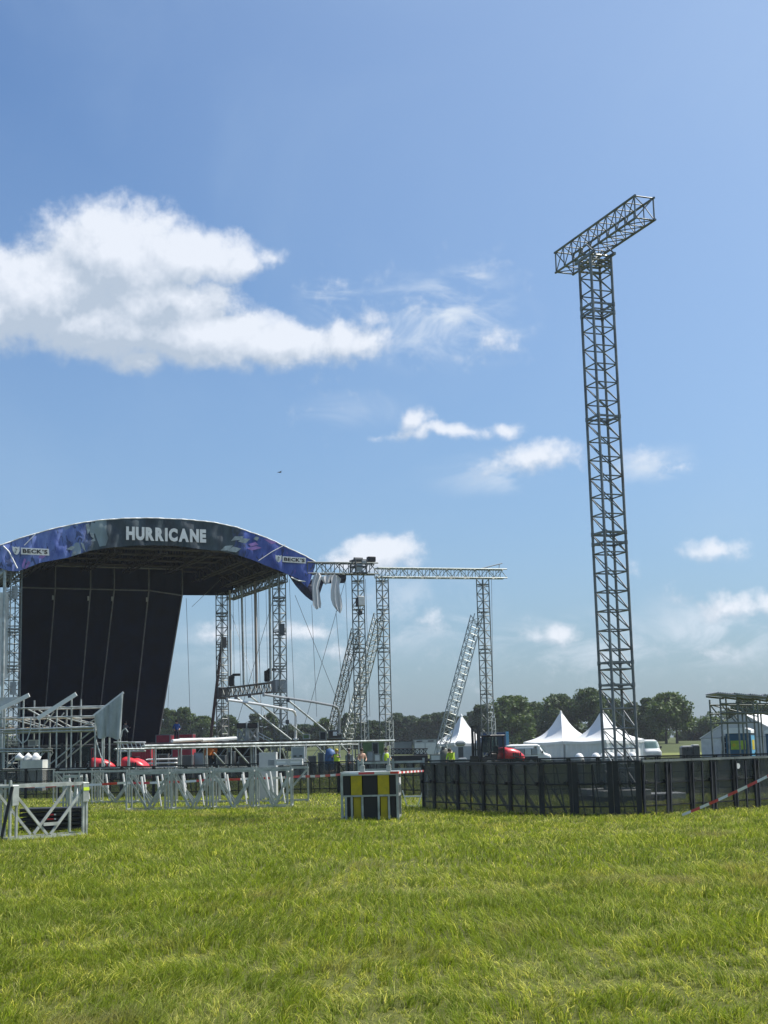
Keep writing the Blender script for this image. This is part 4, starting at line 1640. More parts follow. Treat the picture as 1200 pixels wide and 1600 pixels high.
# --- deck ---
mb = MB()
u0, u1 = uFL - 1, uFR + 5.5
nd_ = 14
for i in range(nd_):
    a = u0 + (u1 - u0) * i / nd_
    b = u0 + (u1 - u0) * (i + 1) / nd_
    for v in (1.2, 5, 9, 13, 17):
        mb.box(((a + b) / 2, v + 2, DECK - .06), (b - a - .03, 3.97, .12))
mb.build('deck_boards', mat('deck_board', (.10, .085, .07), .7, 0, .2, 1.5), stage)
mb = MB()
for i in range(nd_ + 1):
    a = u0 + (u1 - u0) * i / nd_
    for v in (1.3, 7, 13, 19, 21):
        mb.tube((a, v, 0), (a, v, DECK - .13), .05, 6)
    mb.tube((a, 1.3, .4), (a, 21, .4), .03, 5)
    if i < nd_:
        b = u0 + (u1 - u0) * (i + 1) / nd_
        for v in (1.3, 13):
            mb.tube((a, v, .2), (b, v, DECK - .2), .025, 5)
            mb.tube((a, v, DECK - .25), (b, v, DECK - .25), .03, 5)
mb.build('deck_legs', SCAF, stage, kind='stuff')
mb = MB()
mb.sheet([[V((u, 20.8, 0)), V((u, 20.8, DECK - .13))] for u in (u0, u1)])
mb.build('under_deck_drape', CLOTH, stage)
mb = MB()
mb.sheet([[V((u, 6.5, 0)), V((u, 6.5, DECK - .13))] for u in (u0, (u0 + u1) / 2)])
mb.build('under_deck_drape', CLOTH, stage)

# ------------------------------------------------------------------ side boom, motors, straps on the right wing


def SW(p):
    """stage-local -> world"""
    return V((SX, SY, 0)) + SU * p.x + SV * p.y + V((0, 0, p.z))


a = sv(347, 1083, vR); b = sv(437, 1072.5, .9)
boomL = V((TW[1].x, vR - .1, a.z)); boomR = V((TW[0].x, 1.1, b.z))
t = thing('side_truss', 'dark horizontal truss slung between the two right stage towers, above the black cases', 'truss', SW(boomL), ST)
A_ = V((0, 0, 0)); B_ = boomR - boomL
far_truss(t, A_ + (B_ - A_) * .02, B_ * .98, .6, .72, (1, 0, 0), .5, STEEL, .055, .03)
for f_ in (.0, 1.0):
    block('sleeve', B_ * f_, (.95, .95, .95), DGREY if f_ == 0 else GREY, t)
for f_, lb in ((.17, 'chain_hoist'), (.80, 'chain_hoist')):
    hp = SW(boomL.lerp(boomR, f_)) + V((0, 0, .45))
    h = thing('chain_hoist', 'black hoist with hook arm on the %s end of the slung side truss' % ('left' if f_ < .5 else 'right'), 'hoist', hp)
    MB().box((0, 0, .45), (.42, .4, .85), bev=.05).build('body', BLKP, h)
    MB().box((.4, 0, .95), (.65, .3, .2), bev=.04).box((.1, 0, .8), (.3, .3, .3), bev=.04).build('arm', BLKP, h)
    MB().tube((.2, 0, .1), (.75, 0, -.25), .03, 6).build('lever', BLKP, h)
# hanging straps / tubes from the eave to the side truss
k = 0
for px0, px1, yt, yb_, r, m_, lb in ((359, 361, 922, 1078, .095, LGREY, 'leftmost thick grey tube hanging beside the rear right tower'), (377.5, 381, 915, 1075, .095, SCAF, 'second thick grey tube hanging under the eave truss'),
                            (398.5, 401, 908, 1075, .11, mat('beige_tube', (.36, .32, .28), .6, 0, .15, 1), 'brownish thick tube hanging in the middle of the right wing'), (421, 423, 901, 1062, .10, SCAF, 'thick grey tube hanging next to the front right tower')):
    f_ = (px0 - 347) / 90
    vv = vR + (0.9 - vR) * f_
    a, b = sv(px0, yt, vv), sv(px1, yb_, vv)
    t = thing('hanging_tube', lb, 'tube', SW(a), ST)
    rod('tube', (0, 0, 0), b - a, r, m_, t)
    rod('cable', (.28, .02, 0), b - a + V((.3, .02, 0)), .018, DGREY, t)
    rod('cable', (-.3, .02, .1), b - a + V((-.22, .02, -1)), .014, DGREY, t)
# thin wires
WIRE = mat('wire_rope', (.16, .17, .18), .5, .4, .1, 2)


def wire(p, q, label, r=.018, parent_name='guy_wire'):
    o = MB().tube(p, q, r, 5, cap=False).build(parent_name, WIRE)
    tag(o, label, 'wire')
    return o


wire(at(291, 935, 118), at(298, 1150, 118), 'thin wire hanging left of the brown pole against the sky')
wire(at(264, 1070, 121), at(262, 1112, 121), 'short thin wire beside the curtain foot')
wire(at(345, 905, 110), at(300, 948, 124), 'thin stay running down left behind the roof corner')
wire(at(430, 925, 107), at(372, 1125, 112), 'long crossing wire from the front right tower down to the left')
wire(at(362, 960, 118), at(418, 1130, 111), 'long crossing wire from the rear right tower down to the right')
wire(at(400, 905, 112), at(410, 1155, 112), 'thin vertical wire in the middle of the right stage wing')
wire(at(452, 905, 108), at(462, 1150, 108), 'thin vertical wire just right of the front right tower')
wire(at(461, 930, 108), at(525, 1090, 112), 'crossing wire under the blue draped banner corner falling to the right')
wire(at(540, 905, 110), at(475, 1135, 112), 'crossing wire falling left from the draped white cloth')
wire(at(487, 945, 109), at(495, 1120, 109), 'vertical wire below the left white cloth')
wire(at(525, 955, 109), at(540, 1140, 110), 'vertical wire below the right white cloth')
wire(at(540, 905, 110), at(547, 1140, 110), 'thin vertical wire left of the first middle tower')
wire(at(571, 905, 111), at(578, 1120, 111), 'thin vertical wire between the two middle towers')
wire(at(768, 905, 114), at(771, 1150, 114), 'thin vertical wire right of the outer tower')
# brown pole leaning
a, b = at(347, 1000, 119), at(329, 1155, 119)
t = thing('leaning_pole', 'long brown pole leaning from the rear right tower down to the stage deck', 'pole', b)
rod('pole', (0, 0, 0), a - b, .13, RUST, t)

# draped end of the fascia: dark blue tarp and white cloths over the beam
mb = MB()
g_ = []
rows = [[(450, 897), (462, 900), (475, 906), (490, 905), (515, 900), (541, 898)], [(455, 905), (465, 910), (478, 915), (490, 915), (512, 905), (541, 904)], [(462, 915), (470, 920), (480, 926), (489, 930), (508, 908), (540, 908)], [(470, 924), (478, 932), (486, 938), (495, 942), (505, 912), (538, 911)]]
for i, rw in enumerate(rows):
    g_.append([SW(sv(x, y, .15 + .12 * math.sin(x * .31 + i * 1.3))) for x, y in rw])
mb.sheet(g_).sheet([[p + SV * .03 for p in r_][::-1] for r_ in g_])
o = mb.build('draped_tarp', mat('navy_tarp', (.012, .016, .05), .45, 0, .5, 1.5, bump=.4), smooth=False)
tag(o, 'dark navy tarp corner hanging loose below the right end of the fascia', 'tarp')
mb = MB()
mb.path([SW(sv(x, y, -.05)) for x, y in ((455, 902), (466, 907), (480, 909), (486, 906))], .05, 5)
o = mb.build('tarp_cord', WHT)
tag(o, 'white cord sagging across the dark navy tarp', 'cord')


def hanging_cloth(spine, label, seed):
    """spine: list of (x_left, x_right, y) rows in the photo on the beam plane"""
    r = random.Random(seed)
    grid = []
    n = 24
    for i, (xa, xb_, y) in enumerate(spine):
        row = []
        for k in range(n + 1):
            f_ = k / n
            x = xa + (xb_ - xa) * f_
            v = -.2 + .06 * math.sin(f_ * 13 + i * .5 + seed) + .02 * math.sin(f_ * 29 + i * 1.7)
            row.append(SW(sv(x, y + 1.5 * math.sin(f_ * 5 + seed), v)))
        grid.append(row)
    mb = MB().sheet(grid).sheet([[p + SV * .03 for p in r_][::-1] for r_ in grid])
    o = mb.build('white_cloth', mat('white_cloth', (.66, .65, .66), .8, 0, .06, 1.5), smooth=True)
    tag(o, label, 'cloth')


hanging_cloth([(492, 499, 896), (489, 503, 901), (487, 500, 911), (487.5, 498, 920), (488, 500, 930), (489, 501, 938), (489, 502, 944), (494, 501, 951)], 'left white cloth hanging in folds over the beam', 1)
hanging_cloth([(522, 527, 898), (517, 533, 904), (518, 530, 914), (517, 531, 924), (517, 534, 936), (520, 535, 946), (525, 534, 953), (529, 532, 957)], 'right white cloth hanging in a point over the beam', 4)
hanging_cloth([(499, 521, 899.5), (501, 519, 903), (505, 516, 908), (508, 514, 912)], 'short white cloth bridge between the two hanging cloths', 7)

# ------------------------------------------------------------------ right-hand beam with its towers


def su(px, py=895, v=0):
    return sv(px, py, v)


vB = .3
b0 = sv(478, 888, vB); b1 = sv(588, 889, vB)
t = thing('beam_truss', 'long horizontal lattice beam running right from the fascia to the first middle tower', 'truss', SW(V((b0.x, vB, b0.z))), ST)
far_truss(t, (0, 0, 0), V((b1.x - b0.x, 0, b1.z - b0.z)), .75, .85, (0, 1, 0), .75, STEEL, .055, .035)
c0 = sv(588, 895, vB); c1 = sv(789, 897, vB)
t = thing('beam_truss', 'long light lattice beam between the second middle tower and the outer tower', 'truss', SW(V((c0.x, vB, c0.z))), ST)
far_truss(t, (0, 0, 0), V((c1.x - c0.x, 0, c1.z - c0.z)), .7, .72, (0, 1, 0), .62, ALU, .05, .03)
# sleeve and lamp box
p = sv(560, 886, vB - .1)
t = thing('beam_sleeve', 'dark sleeve carriage where the beam meets the first middle tower', 'carriage', SW(p), ST)
for x in (-.45, .45):
    for y in (-.5, .5):
        rod('post', (x, y, -.55), (x, y, .55), .07, DGREY, t)
for z in (-.5, .0, .5):
    mb = MB()
    mb.bar((-.5, -.5, z), (.5, -.5, z), .1, .1).bar((-.5, .5, z), (.5, .5, z), .1, .1).bar((-.5, -.5, z), (-.5, .5, z), .1, .1).bar((.5, -.5, z), (.5, .5, z), .1, .1)
    mb.build('frame_ring', DGREY, t)
MB().box((-.1, -.45, -.1), (.5, .1, .6), bev=.02).box((.25, -.5, .35), (.35, .15, .3), bev=.03).build('plate', GREY, t)
MB().tube((-.35, 0, .6), (.35, 0, .6), .16, 10).build('pulley', DGREY, t)
p = sv(580, 879, vB)
t = thing('floodlight_box', 'small dark box lamp on top of the beam, right of the first middle tower', 'lamp', SW(p), ST)
MB().box((0, 0, .25), (.62, .45, .42), bev=.04).build('housing', BLKP, t)
MB().tube((0, 0, -.3), (0, 0, .06), .07, 8).build('stub', BLKP, t)
p = sv(767, 889, vB)
t = thing('walkway_frame', 'small tilted frame lying on top of the beam above the outer tower', 'frame', SW(p), ST)
for y in (-.3, .3):
    rod('rail', (-1.3, y, -.1), (.9, y, .45), .04, GREY, t)
for x in (-1.2, -.5, .2, .8):
    rod('rung', (x, -.3, -.1 + (x + 1.3) * .25), (x, .3, -.1 + (x + 1.3) * .25), .03, GREY, t)
rod('prop', (.7, 0, -.3), (.8, 0, .42), .03, GREY, t)


def lone_tower(px, pytop, v, w, label, m=STEEL, base_from=None, light=1.0):
    top = sv(px, pytop, v)
    p = SW(V((top.x, v, 0)))
    t = thing('lattice_tower', label, 'tower', p, ST + .35)
    C = box_corners(V((0, 0, .15)), V((0, 0, top.z)), w, w, (1, 0, 0))
    for a, b in C:
        rod('chord', a, b, .045, m, t)
    mb = MB()
    lattice(mb, C, int(top.z / .6), .024, flip=True)
    mb.build('lacing', m, t, kind='stuff')
    for f_ in (.16, .38, .60, .62, .82, .97):
        c = MB()
        for i in range(4):
            a, b = C[i], C[(i + 1) % 4]
            c.bar(a[0].lerp(a[1], f_), b[0].lerp(b[1], f_), .08, .08)
        c.build('collar', m, t)
    # ladder frame on the lower part
    c = MB()
    x = w / 2 + .02
    for y in (-.33, .33):
        c.bar((.0, -x - .05 + y * 0, .2), (.0, -x - .05, .21), .01, .01)
    for xx in (-.05, x + .03):
        c.bar((xx, -x - .07, .2), (xx, -x - .07, 3.9), .06, .05)
    for k in range(6):
        z = .4 + k * .65
        c.bar((-.05, -x - .07, z), (x + .03, -x - .07, z), .06, .04)
        c.bar((-.05, -x - .09, z), (x + .03, -x - .09, z + .6), .04, .03)
    c.build('service_frame', ALU, t)
    MB().box((0, 0, .08), (1.3, 1.3, .14), bev=.02).build('base_plate', DGREY, t)
    return t, top


t1, _ = lone_tower(559, 899, vB, .66, 'first middle lattice tower, with a grey motor box and sleeve carriage')
p = sv(563.5, 939, vB - .5)
MB_ = MB().box((0, 0, 0), (.5, .35, .72), bev=.03)
t = thing('motor_box', 'pale grey motor box hanging on the front of the first middle tower', 'box', SW(p), ST)
MB_.build('housing', LGREY, t)
MB().box((-.3, 0, -.1), (.12, .3, .7)).build('bracket', BLK, t)
MB().tube((-.05, 0, -.75), (-.05, 0, -.36), .03, 6).box((-.05, 0, -.9), (.3, .2, .35), bev=.05).build('hook_block', BLK, t)
lone_tower(597, 899, vB, .66, 'second middle lattice tower, the plain one right of the motor box')
lone_tower(754, 905, vB, .70, 'outer lattice tower at the right end of the long light beam')
# slanted braces (ladder-like trusses)


def brace(x0, y0, x1, y1, Y0, Y1, w, label, m=STEEL):
    a, b = at(x0, y0, Y0), at(x1, y1, Y1)
    t = thing('slanted_truss', label, 'truss', a)
    far_truss(t, (0, 0, 0), b - a, w, w, (1, .4, 0), .55, m, .042, .024)
    return t


brace(514, 1162, 557, 985, 119, 111, .62, 'leftmost slanted truss brace leaning onto the first middle tower')
brace(541, 1165, 593, 962, 121, 112, .72, 'second slanted truss brace, passing behind the first middle tower', ALU)
brace(688, 1180, 745, 962, 112, 114, .74, 'right slanted truss brace leaning onto the outer tower, in front of the pagoda tent', ALU)
# ------------------------------------------------------------------ scaffolding
def sc_thing(name, label, cat, px, Y, group=None):
    p = at(px, 1180, Y)
    return thing(name, label, cat, (p.x, Y, 0), 0, group)


def pt(t, px, py, Y):
    return at(px, py, Y) - t.location


def stand(t, px, py, Y, r=.05, m=None, name='standard', zb=0.0):
    p = pt(t, px, py, Y)
    rod(name, (p.x, p.y, zb), p, r, m or SCAF, t)


YS = 78
sc = sc_thing('scaffold_platform', 'tube scaffold at the left with three sloping beams and hanging grey cloths', 'scaffold', 100, YS)
for dy, dz in ((0, 0), (2.4, 0)):
    for px, py in ((-12, 1098), (8, 1100), (37, 1092), (62, 1122), (89, 1104), (112, 1090), (149, 1120), (160, 1150), (171, 1152), (188, 1152)):
        if dy and px in (160, 188, 8):
            continue
        p = pt(sc, px, py, YS)
        rod('standard', (p.x, dy, 0), (p.x, dy, p.z), .045, SCAF, sc)
    for x0, y0, x1, y1, r in ((28, 1107, 165, 1103.5, .045), (-12, 1123, 148, 1119, .045), (-12, 1141, 148, 1136, .06), (-12, 1145, 148, 1141, .045), (-12, 1170.5, 66, 1170, .05), (-12, 1174.5, 66, 1174, .05),
                              (178, 1160, 200, 1159.5, .04), (-12, 1204, 195, 1200, .05)):
        a, b = pt(sc, x0, y0, YS), pt(sc, x1, y1, YS)
        a.y = b.y = dy - .06
        rod('ledger', a, b, r, SCAF, sc)
    for x0, y0, x1, y1 in ((14, 1122, 62, 1136), (72, 1122, 100, 1137), (95, 1120, 145, 1133), (43, 1108, 62, 1118), (70, 1200, 148, 1138), (126, 1136, 148, 1124), (66, 1136, 84, 1112), (50, 1202, 66, 1176), (10, 1200, 36, 1175)):
        a, b = pt(sc, x0, y0, YS), pt(sc, x1, y1, YS)
        a.y = b.y = dy + .07
        rod('brace', a, b, .035, SCAF, sc)
for px, py in ((8, 1123), (37, 1123), (62, 1122), (89, 1121), (112, 1121), (149, 1121), (8, 1141), (62, 1141), (112, 1140), (149, 1140), (37, 1173), (62, 1173)):
    p = pt(sc, px, py, YS)
    rod('transom', (p.x, -.15, p.z), (p.x, 2.55, p.z), .04, SCAF, sc)
# sloping beams, front one of each pair in the picture, its twin behind
for x0, y0, x1, y1, w_ in ((-14, 1116, 47, 1086, .19), (60, 1123, 120.5, 1084.5, .19), (147, 1118.5, 194, 1082, .10)):
    a, b = pt(sc, x0, y0, YS), pt(sc, x1, y1, YS)
    a.y = b.y = -.2
    rod('roof_beam', a, b, w_ * .55, WHT, sc, w=w_ * 1.15, side=(0, 0, 1))


def cloth_quad(t, pts, name, m, Y, amp=.08, f=9):
    a, b, c, d = [pt(t, x, y, Y) for x, y in pts]    # top left, top right, bottom right, bottom left
    rows = []
    for i in range(9):
        v = i / 8
        row = []
        for k in range(15):
            u = k / 14
            p = a.lerp(b, u).lerp(d.lerp(c, u), v)
            p = p + V((0, -.32 + amp * v * math.sin(u * f + 2 * v) + amp * .5 * math.sin(u * f * 2.3 + 1), -.12 * math.sin(u * PI * 3) * v * .6))
            row.append(p)
        rows.append(row)
    mb = MB().sheet(rows).sheet([[p + V((0, .02, 0)) for p in r_][::-1] for r_ in rows])
    return mb.build(name, m, t, smooth=True)


cloth_quad(sc, ((149, 1119), (194, 1083), (190, 1154), (153, 1152)), 'hanging_cloth', GREYT, YS, .2, 17)
cloth_quad(sc, ((-16, 1091), (33, 1089), (8, 1107), (-16, 1116)), 'hanging_cloth', GREYT, YS + .6, .04, 5)
cloth_quad(sc, ((-16, 1138), (2, 1138), (2, 1152), (-16, 1156)), 'hanging_cloth', WHT, YS, .04, 5)
# loose hoses
for pts in (((50, 1121), (49, 1140), (44, 1156), (36, 1162), (29, 1154), (26, 1140)), ((148, 1138), (152, 1160), (158, 1180), (165, 1196)), ((190, 1152), (192, 1142), (197, 1138), (201, 1144))):
    mb = MB().path([V((pt(sc, x, y, YS).x, -.2, pt(sc, x, y, YS).z)) for x, y in pts], .035, 6)
    mb.build('hose', GREYT, sc)
# deck boards of the platform
for k in range(6):
    p0, p1 = pt(sc, -10 + 26 * k, 1139, YS), pt(sc, -10 + 26 * (k + 1), 1139, YS)
    block('deck_plank', ((p0.x + p1.x) / 2, 1.2, p0.z + .05), (p1.x - p0.x - .03, 2.3, .05), WOOD, sc)

# long low scaffold rail in front of the stage
YR0, YR1 = 82, 108
rl = sc_thing('scaffold_rail', 'long double scaffold rail with diagonal braces running across in front of the stage', 'scaffold', 225, YR0)


def yr(px):
    # depth along the rail so that it runs straight in plan
    A, B = at(195, 1170, YR0), at(616, 1160, YR1)
    d = ray(px, 1165)
    n = V((d.y, -d.x)); a, b = V((A.x, A.y)), V((B.x, B.y))
    t = -a.dot(n) / (b - a).dot(n)
    return a.lerp(b, t).y


def rp(px, py):
    return at(px, py, yr(px)) - rl.location


for (x0, y0), (x1, y1), r in (((225, 1165.5), (616, 1157.0), .07), ((225, 1169.5), (560, 1163.0), .05), ((0, 1203), (340, 1199.5), .05), ((340, 1199.5), (655, 1191.5), .05), ((180, 1170.5), (226, 1170), .05)):
    rod('ledger', rp(x0, y0), rp(x1, y1), r, SCAF, rl)
    off = V((-.5, 2.4, 0))
    rod('ledger', rp(x0, y0) + off, rp(x1, y1) + off, r, SCAF, rl)
for px, py in ((202, 1172), (243, 1167), (283, 1165), (323, 1164), (361, 1164), (399, 1163), (437, 1162), (478, 1160), (530, 1160), (560, 1159), (612, 1158)):
    p = rp(px, py)
    rod('standard', (p.x, p.y, 0), p, .05, SCAF, rl)
    rod('standard', (p.x - .5, p.y + 2.4, 0), p + V((-.5, 2.4, 0)), .045, SCAF, rl)
    rod('transom', p, p + V((-.5, 2.4, 0)), .04, SCAF, rl)
for x0, y0, x1, y1 in ((334, 1176, 354, 1198), (363, 1165, 392, 1197), (401, 1166, 430, 1196), (458, 1165, 486, 1194), (492, 1163, 522, 1193), (532, 1163, 558, 1192), (440, 1170, 450, 1196)):
    rod('brace', rp(x0, y0), rp(x1, y1), .05, SCAF, rl)
# planks and pipes lying on top of the rail
for x0, x1, y0, y1, r in ((265, 312, 1159, 1156.5, .10), (276, 366, 1156.5, 1155, .07), (312, 366, 1158, 1154.5, .11)):
    rod('loose_pipe', rp(x0, y0) + V((0, 1, .05)), rp(x1, y1) + V((0, 1, .05)), r, LGREY, rl)
for k in range(9):
    a, b = rp(235 + k * 36, 1165.4 - k * .78), rp(235 + (k + 1) * 36 - 2, 1165.4 - (k + 1) * .78)
    mb = MB()
    mb.prism([a + V((0, .15, -.06)), b + V((0, .15, -.06)), b + V((-.5, 2.2, -.06)), a + V((-.5, 2.2, -.06))], (0, 0, .05))
    mb.build('deck_plank', WOOD if k % 3 else GREY, rl)

# right scaffold with layered mono-pitch roof
YT = 70
sr = sc_thing('scaffold_shelter', 'tube scaffold with overlapping roof sheets at the right picture edge, before the hall tent', 'scaffold', 1160, YT)
for dy in (0, 2.3):
    for px, py in ((1125, 1091), (1151, 1086), (1176, 1089), (1183, 1100), (1206, 1090), (1230, 1092)):
        p = pt(sr, px, py, YT)
        rod('standard', (p.x, dy, 0), (p.x, dy, p.z), .045, STEEL, sr)
    for x0, y0, x1, y1 in ((1125, 1099.5, 1232, 1099.5), (1125, 1114, 1232, 1113), (1125, 1129, 1183, 1128.5)):
        a, b = pt(sr, x0, y0, YT), pt(sr, x1, y1, YT)
        a.y = b.y = dy - .07
        rod('ledger', a, b, .035, STEEL, sr)
    for x0, y0, x1, y1 in ((1127, 1099, 1205, 1118), (1127, 1100, 1150, 1128), (1155, 1103, 1174, 1128), (1189, 1110, 1199, 1098)):
        a, b = pt(sr, x0, y0, YT), pt(sr, x1, y1, YT)
        a.y = b.y = dy + .06
        rod('brace', a, b, .035, STEEL, sr)
for k, (x0, y0, x1, y1) in enumerate(((1117, 1084, 1146, 1087), (1143, 1085, 1170, 1088.5), (1167, 1086.5, 1194, 1090), (1190, 1087, 1216, 1091.5), (1213, 1089.5, 1240, 1094))):
    a, b = pt(sr, x0, y0, YT), pt(sr, x1, y1, YT)
    mb = MB()
    n = 8
    for j in range(n):
        f0, f1 = j / n, (j + .5) / n
        p, q = a.lerp(b, f0), a.lerp(b, j / n + 1 / n)
        mb.prism([p + V((0, -.5, 0)), q + V((0, -.5, 0)), q + V((0, -.5, .05)), a.lerp(b, f1) + V((0, -.5, .09)), p + V((0, -.5, .05))], (0, 2.6, 0))
    mb.build('roof_sheet', GREY if k % 2 else mat('grey_sheet', (.40, .39, .40), .5, .2, .15, 1), sr)
    rod('roof_bearer', a + V((0, -.35, -.07)), b + V((0, -.35, -.07)), .06, STEEL, sr, w=.09, side=(0, 0, 1))
    rod('roof_bearer', a + V((0, 2.0, -.07)), b + V((0, 2.0, -.07)), .06, STEEL, sr, w=.09, side=(0, 0, 1))
# white steps under it
t = sc_thing('folding_steps', 'white framed folding steps left of the blue toilet cabins', 'steps', 1130, 84)
for x0, x1 in ((1130, 1131.5), (1139, 1140)):
    a = pt(t, x0, 1146, 84)
    rod('leg', (a.x, 0, 0), (a.x, 0, a.z), .04, LGREY, t)
    rod('leg', (a.x, 1.2, 0), (a.x, .1, a.z), .04, LGREY, t)
for k in range(6):
    z = .3 + k * .32
    a = pt(t, 1130, 1146, 84); b = pt(t, 1139.5, 1146, 84)
    block('step', ((a.x + b.x) / 2, .25, z), (b.x - a.x, .3, .04), LGREY, t)
MB().box(((a.x + b.x) / 2, .6, 1.0), (b.x - a.x, .04, 1.9)).build('back_panel', DGREY, t)


# ------------------------------------------------------------------ rounded bodies
def loft(mb, secs, n=16, mi=0, p=4.0):
    """secs: (x, y centre, half width, z0, z1); super-elliptic sections along x"""
    rings = []
    for x, yc, hw, z0, z1 in secs:
        r_ = []
        for i in range(n):
            a = 2 * PI * i / n
            c, s = math.cos(a), math.sin(a)
            k = (abs(c) ** p + abs(s) ** p) ** (-1 / p)
            r_.append(V((x, yc + hw * c * k, (z0 + z1) / 2 + (z1 - z0) / 2 * s * k)))
        rings.append(r_)
    vs = [q for r_ in rings for q in r_]
    fs = [(k * n + i, k * n + (i + 1) % n, (k + 1) * n + (i + 1) % n, (k + 1) * n + i) for k in range(len(rings) - 1) for i in range(n)]
    fs += [tuple(range(n))[::-1], tuple(range((len(rings) - 1) * n, len(rings) * n))]
    return mb.add(vs, fs, mi)


def wheel(t, x, y, r, w, side):
    o = MB()
    o.tube((x, y - w / 2, r), (x, y + w / 2, r), r, 18)
    for k in range(18):
        a = 2 * PI * k / 18
        o.box((x + math.cos(a) * r, y, r + math.sin(a) * r), (.06, w, .06))
    tw = o.build('wheel', TYRE, t)
    MB().tube((x, y + side * (w / 2 - .02), r), (x, y + side * (w / 2 + .03), r), r * .55, 14).tube((x, y + side * (w / 2), r), (x, y + side * (w / 2 + .06), r), r * .18, 8).build('rim', mat('rim_grey', (.45, .44, .42), .5, .2, .1, 4), tw)


def forklift(px, Y, rz, label, mast_h=2.9):
    p = at(px, 1180, Y)
    t = thing('forklift', label, 'forklift', (p.x, Y, 0), rz, 'red rough-terrain forklifts')
    # faces -x
    MB().box((0, 0, .62), (2.9, 1.3, .35), bev=.08).build('chassis', BLK, t)
    h = MB()
    loft(h, [(.35, 0, .78, .75, 1.55), (.55, 0, .86, .7, 1.62), (1.0, 0, .88, .66, 1.58), (1.5, 0, .84, .62, 1.40), (1.8, 0, .72, .62, 1.18), (1.95, 0, .5, .7, 1.0)], 20, p=3.2)
    h.build('hood', RED, t, smooth=True)
    loft(MB(), [(0, 0, 1, 0, 1)]) if False else None
    for y in (-.9, .9):
        for k_ in range(4):
            block('vent_slot', (.9 + .17 * k_, y * .985, 1.12), (.11, .04, .26), BLK, t)
        block('side_step', (-.1, y, .62), (.9, .28, .08), BLK, t)
        block('mudguard', (1.15, y * .92, .98), (1.05, .34, .05), BLK, t)
    block('counterweight', (1.86, 0, .62), (.28, 1.35, .42), BLK, t)
    block('hood_band', (1.0, 0, 1.60), (.5, .9, .05), BLK, t)
    MB().tube((.5, .55, 1.5), (.5, .55, 2.15), .05, 8).build('exhaust', BLK, t)
    c = MB()
    for y in (-.62, .62):
        c.bar((-.75, y, .7), (-.6, y, 2.35), .08, .08).bar((.35, y, .7), (.3, y, 2.35), .08, .08).bar((-.6, y, 2.35), (.3, y, 2.35), .08, .08).bar((-.72, y, 1.35), (.34, y, 1.3), .05, .05)
    c.box((-.15, 0, 2.4), (1.15, 1.4, .09), bev=.03)
    c.build('cab', BLK, t)
    g_ = MB()
    for y in (-.6, .6):
        g_.prism([(-.66, y, 1.4), (.3, y, 1.4), (.27, y, 2.3), (-.58, y, 2.3)], (0, .02, 0))
    g_.prism([(-.68, -.56, 1.3), (-.68, .56, 1.3), (-.6, .56, 2.3), (-.6, -.56, 2.3)], (-.02, 0, 0))
    g_.build('window', GLASS, t)
    MB().box((-.2, 0, 1.05), (.5, .5, .5), bev=.1).box((.05, 0, 1.45), (.14, .5, .6), bev=.05).build('seat', BLKP, t)
    m_ = MB()
    for y in (-.42, .42):
        m_.bar((-1.45, y, .15), (-1.45, y, mast_h), .14, .12)
        m_.bar((-1.3, y * .8, .25), (-1.3, y * .8, mast_h - .3), .08, .08)
    for z in (.5, 1.5, mast_h - .05):
        m_.bar((-1.45, -.42, z), (-1.45, .42, z), .12, .08)
    m_.tube((-1.3, 0, .3), (-1.3, 0, mast_h - .5), .05, 8)
    m_.build('lift_mast', BLK, t)
    for y in (-.35, .35):
        rod('fork', (-1.55, y, .5), (-2.5, y, .5), .04, BLK, t, w=.12, side=(0, 1, 0))
    MB().box((-1.56, 0, .8), (.06, 1.2, .6)).build('fork_carriage', BLK, t)
    for x, r in ((-1.0, .52), (1.15, .45)):
        for y, s in ((-.78, -1), (.78, 1)):
            wheel(t, x, y, r, .34, s)
    block('tail_light', (1.93, -.42, .95), (.06, .14, .12), ORANGE, t)
    block('tail_light', (1.93, .42, .95), (.06, .14, .12), ORANGE, t)
    return t


forklift(774, 96, .42, 'red forklift with raised black mast behind the front barriers, right of the single pagoda tent', 3.05)
forklift(133, 92, .25, 'left one of two red forklifts parked under the scaffold at the left', 2.6)
forklift(186, 93, -.15, 'right one of two red forklifts, below the hanging grey cloth', 2.6)


def box_obj(name, label, cat, x0, y0, x1, y1, Y, depth, m, rz=0, parts=None, bev=.04, zb=None, group=None, trim=None):
    """rectangular case whose front fills the given photo rectangle at depth Y"""
    a, b = at(x0, y0, Y), at(x1, y1, Y)
    w = (b.x - a.x)
    z1 = a.z
    z0 = b.z if zb is None else zb
    t = thing(name, label, cat, ((a.x + b.x) / 2, Y + depth / 2, z0), rz, group)
    h = z1 - z0
    MB().box((0, 0, h / 2), (w, depth, h), bev=min(bev, h * .2)).build('body', m, t)
    tm = trim or STEEL
    e = MB()
    for sx in (-1, 1):
        for sy in (-1, 1):
            e.box((sx * (w / 2 - .03), sy * (depth / 2 - .03), h / 2), (.075, .075, h * 1.005))
    for sy in (-1, 1):
        for zz in (.03, h - .03):
            e.box((0, sy * (depth / 2 - .02), zz), (w * .98, .06, .06))
    for sx in (-1, 1):
        for zz in (.03, h - .03):
            e.box((sx * (w / 2 - .02), 0, zz), (.055, depth * .98, .055))
    e.build('edge_frame', tm, t)
    return t, w, h


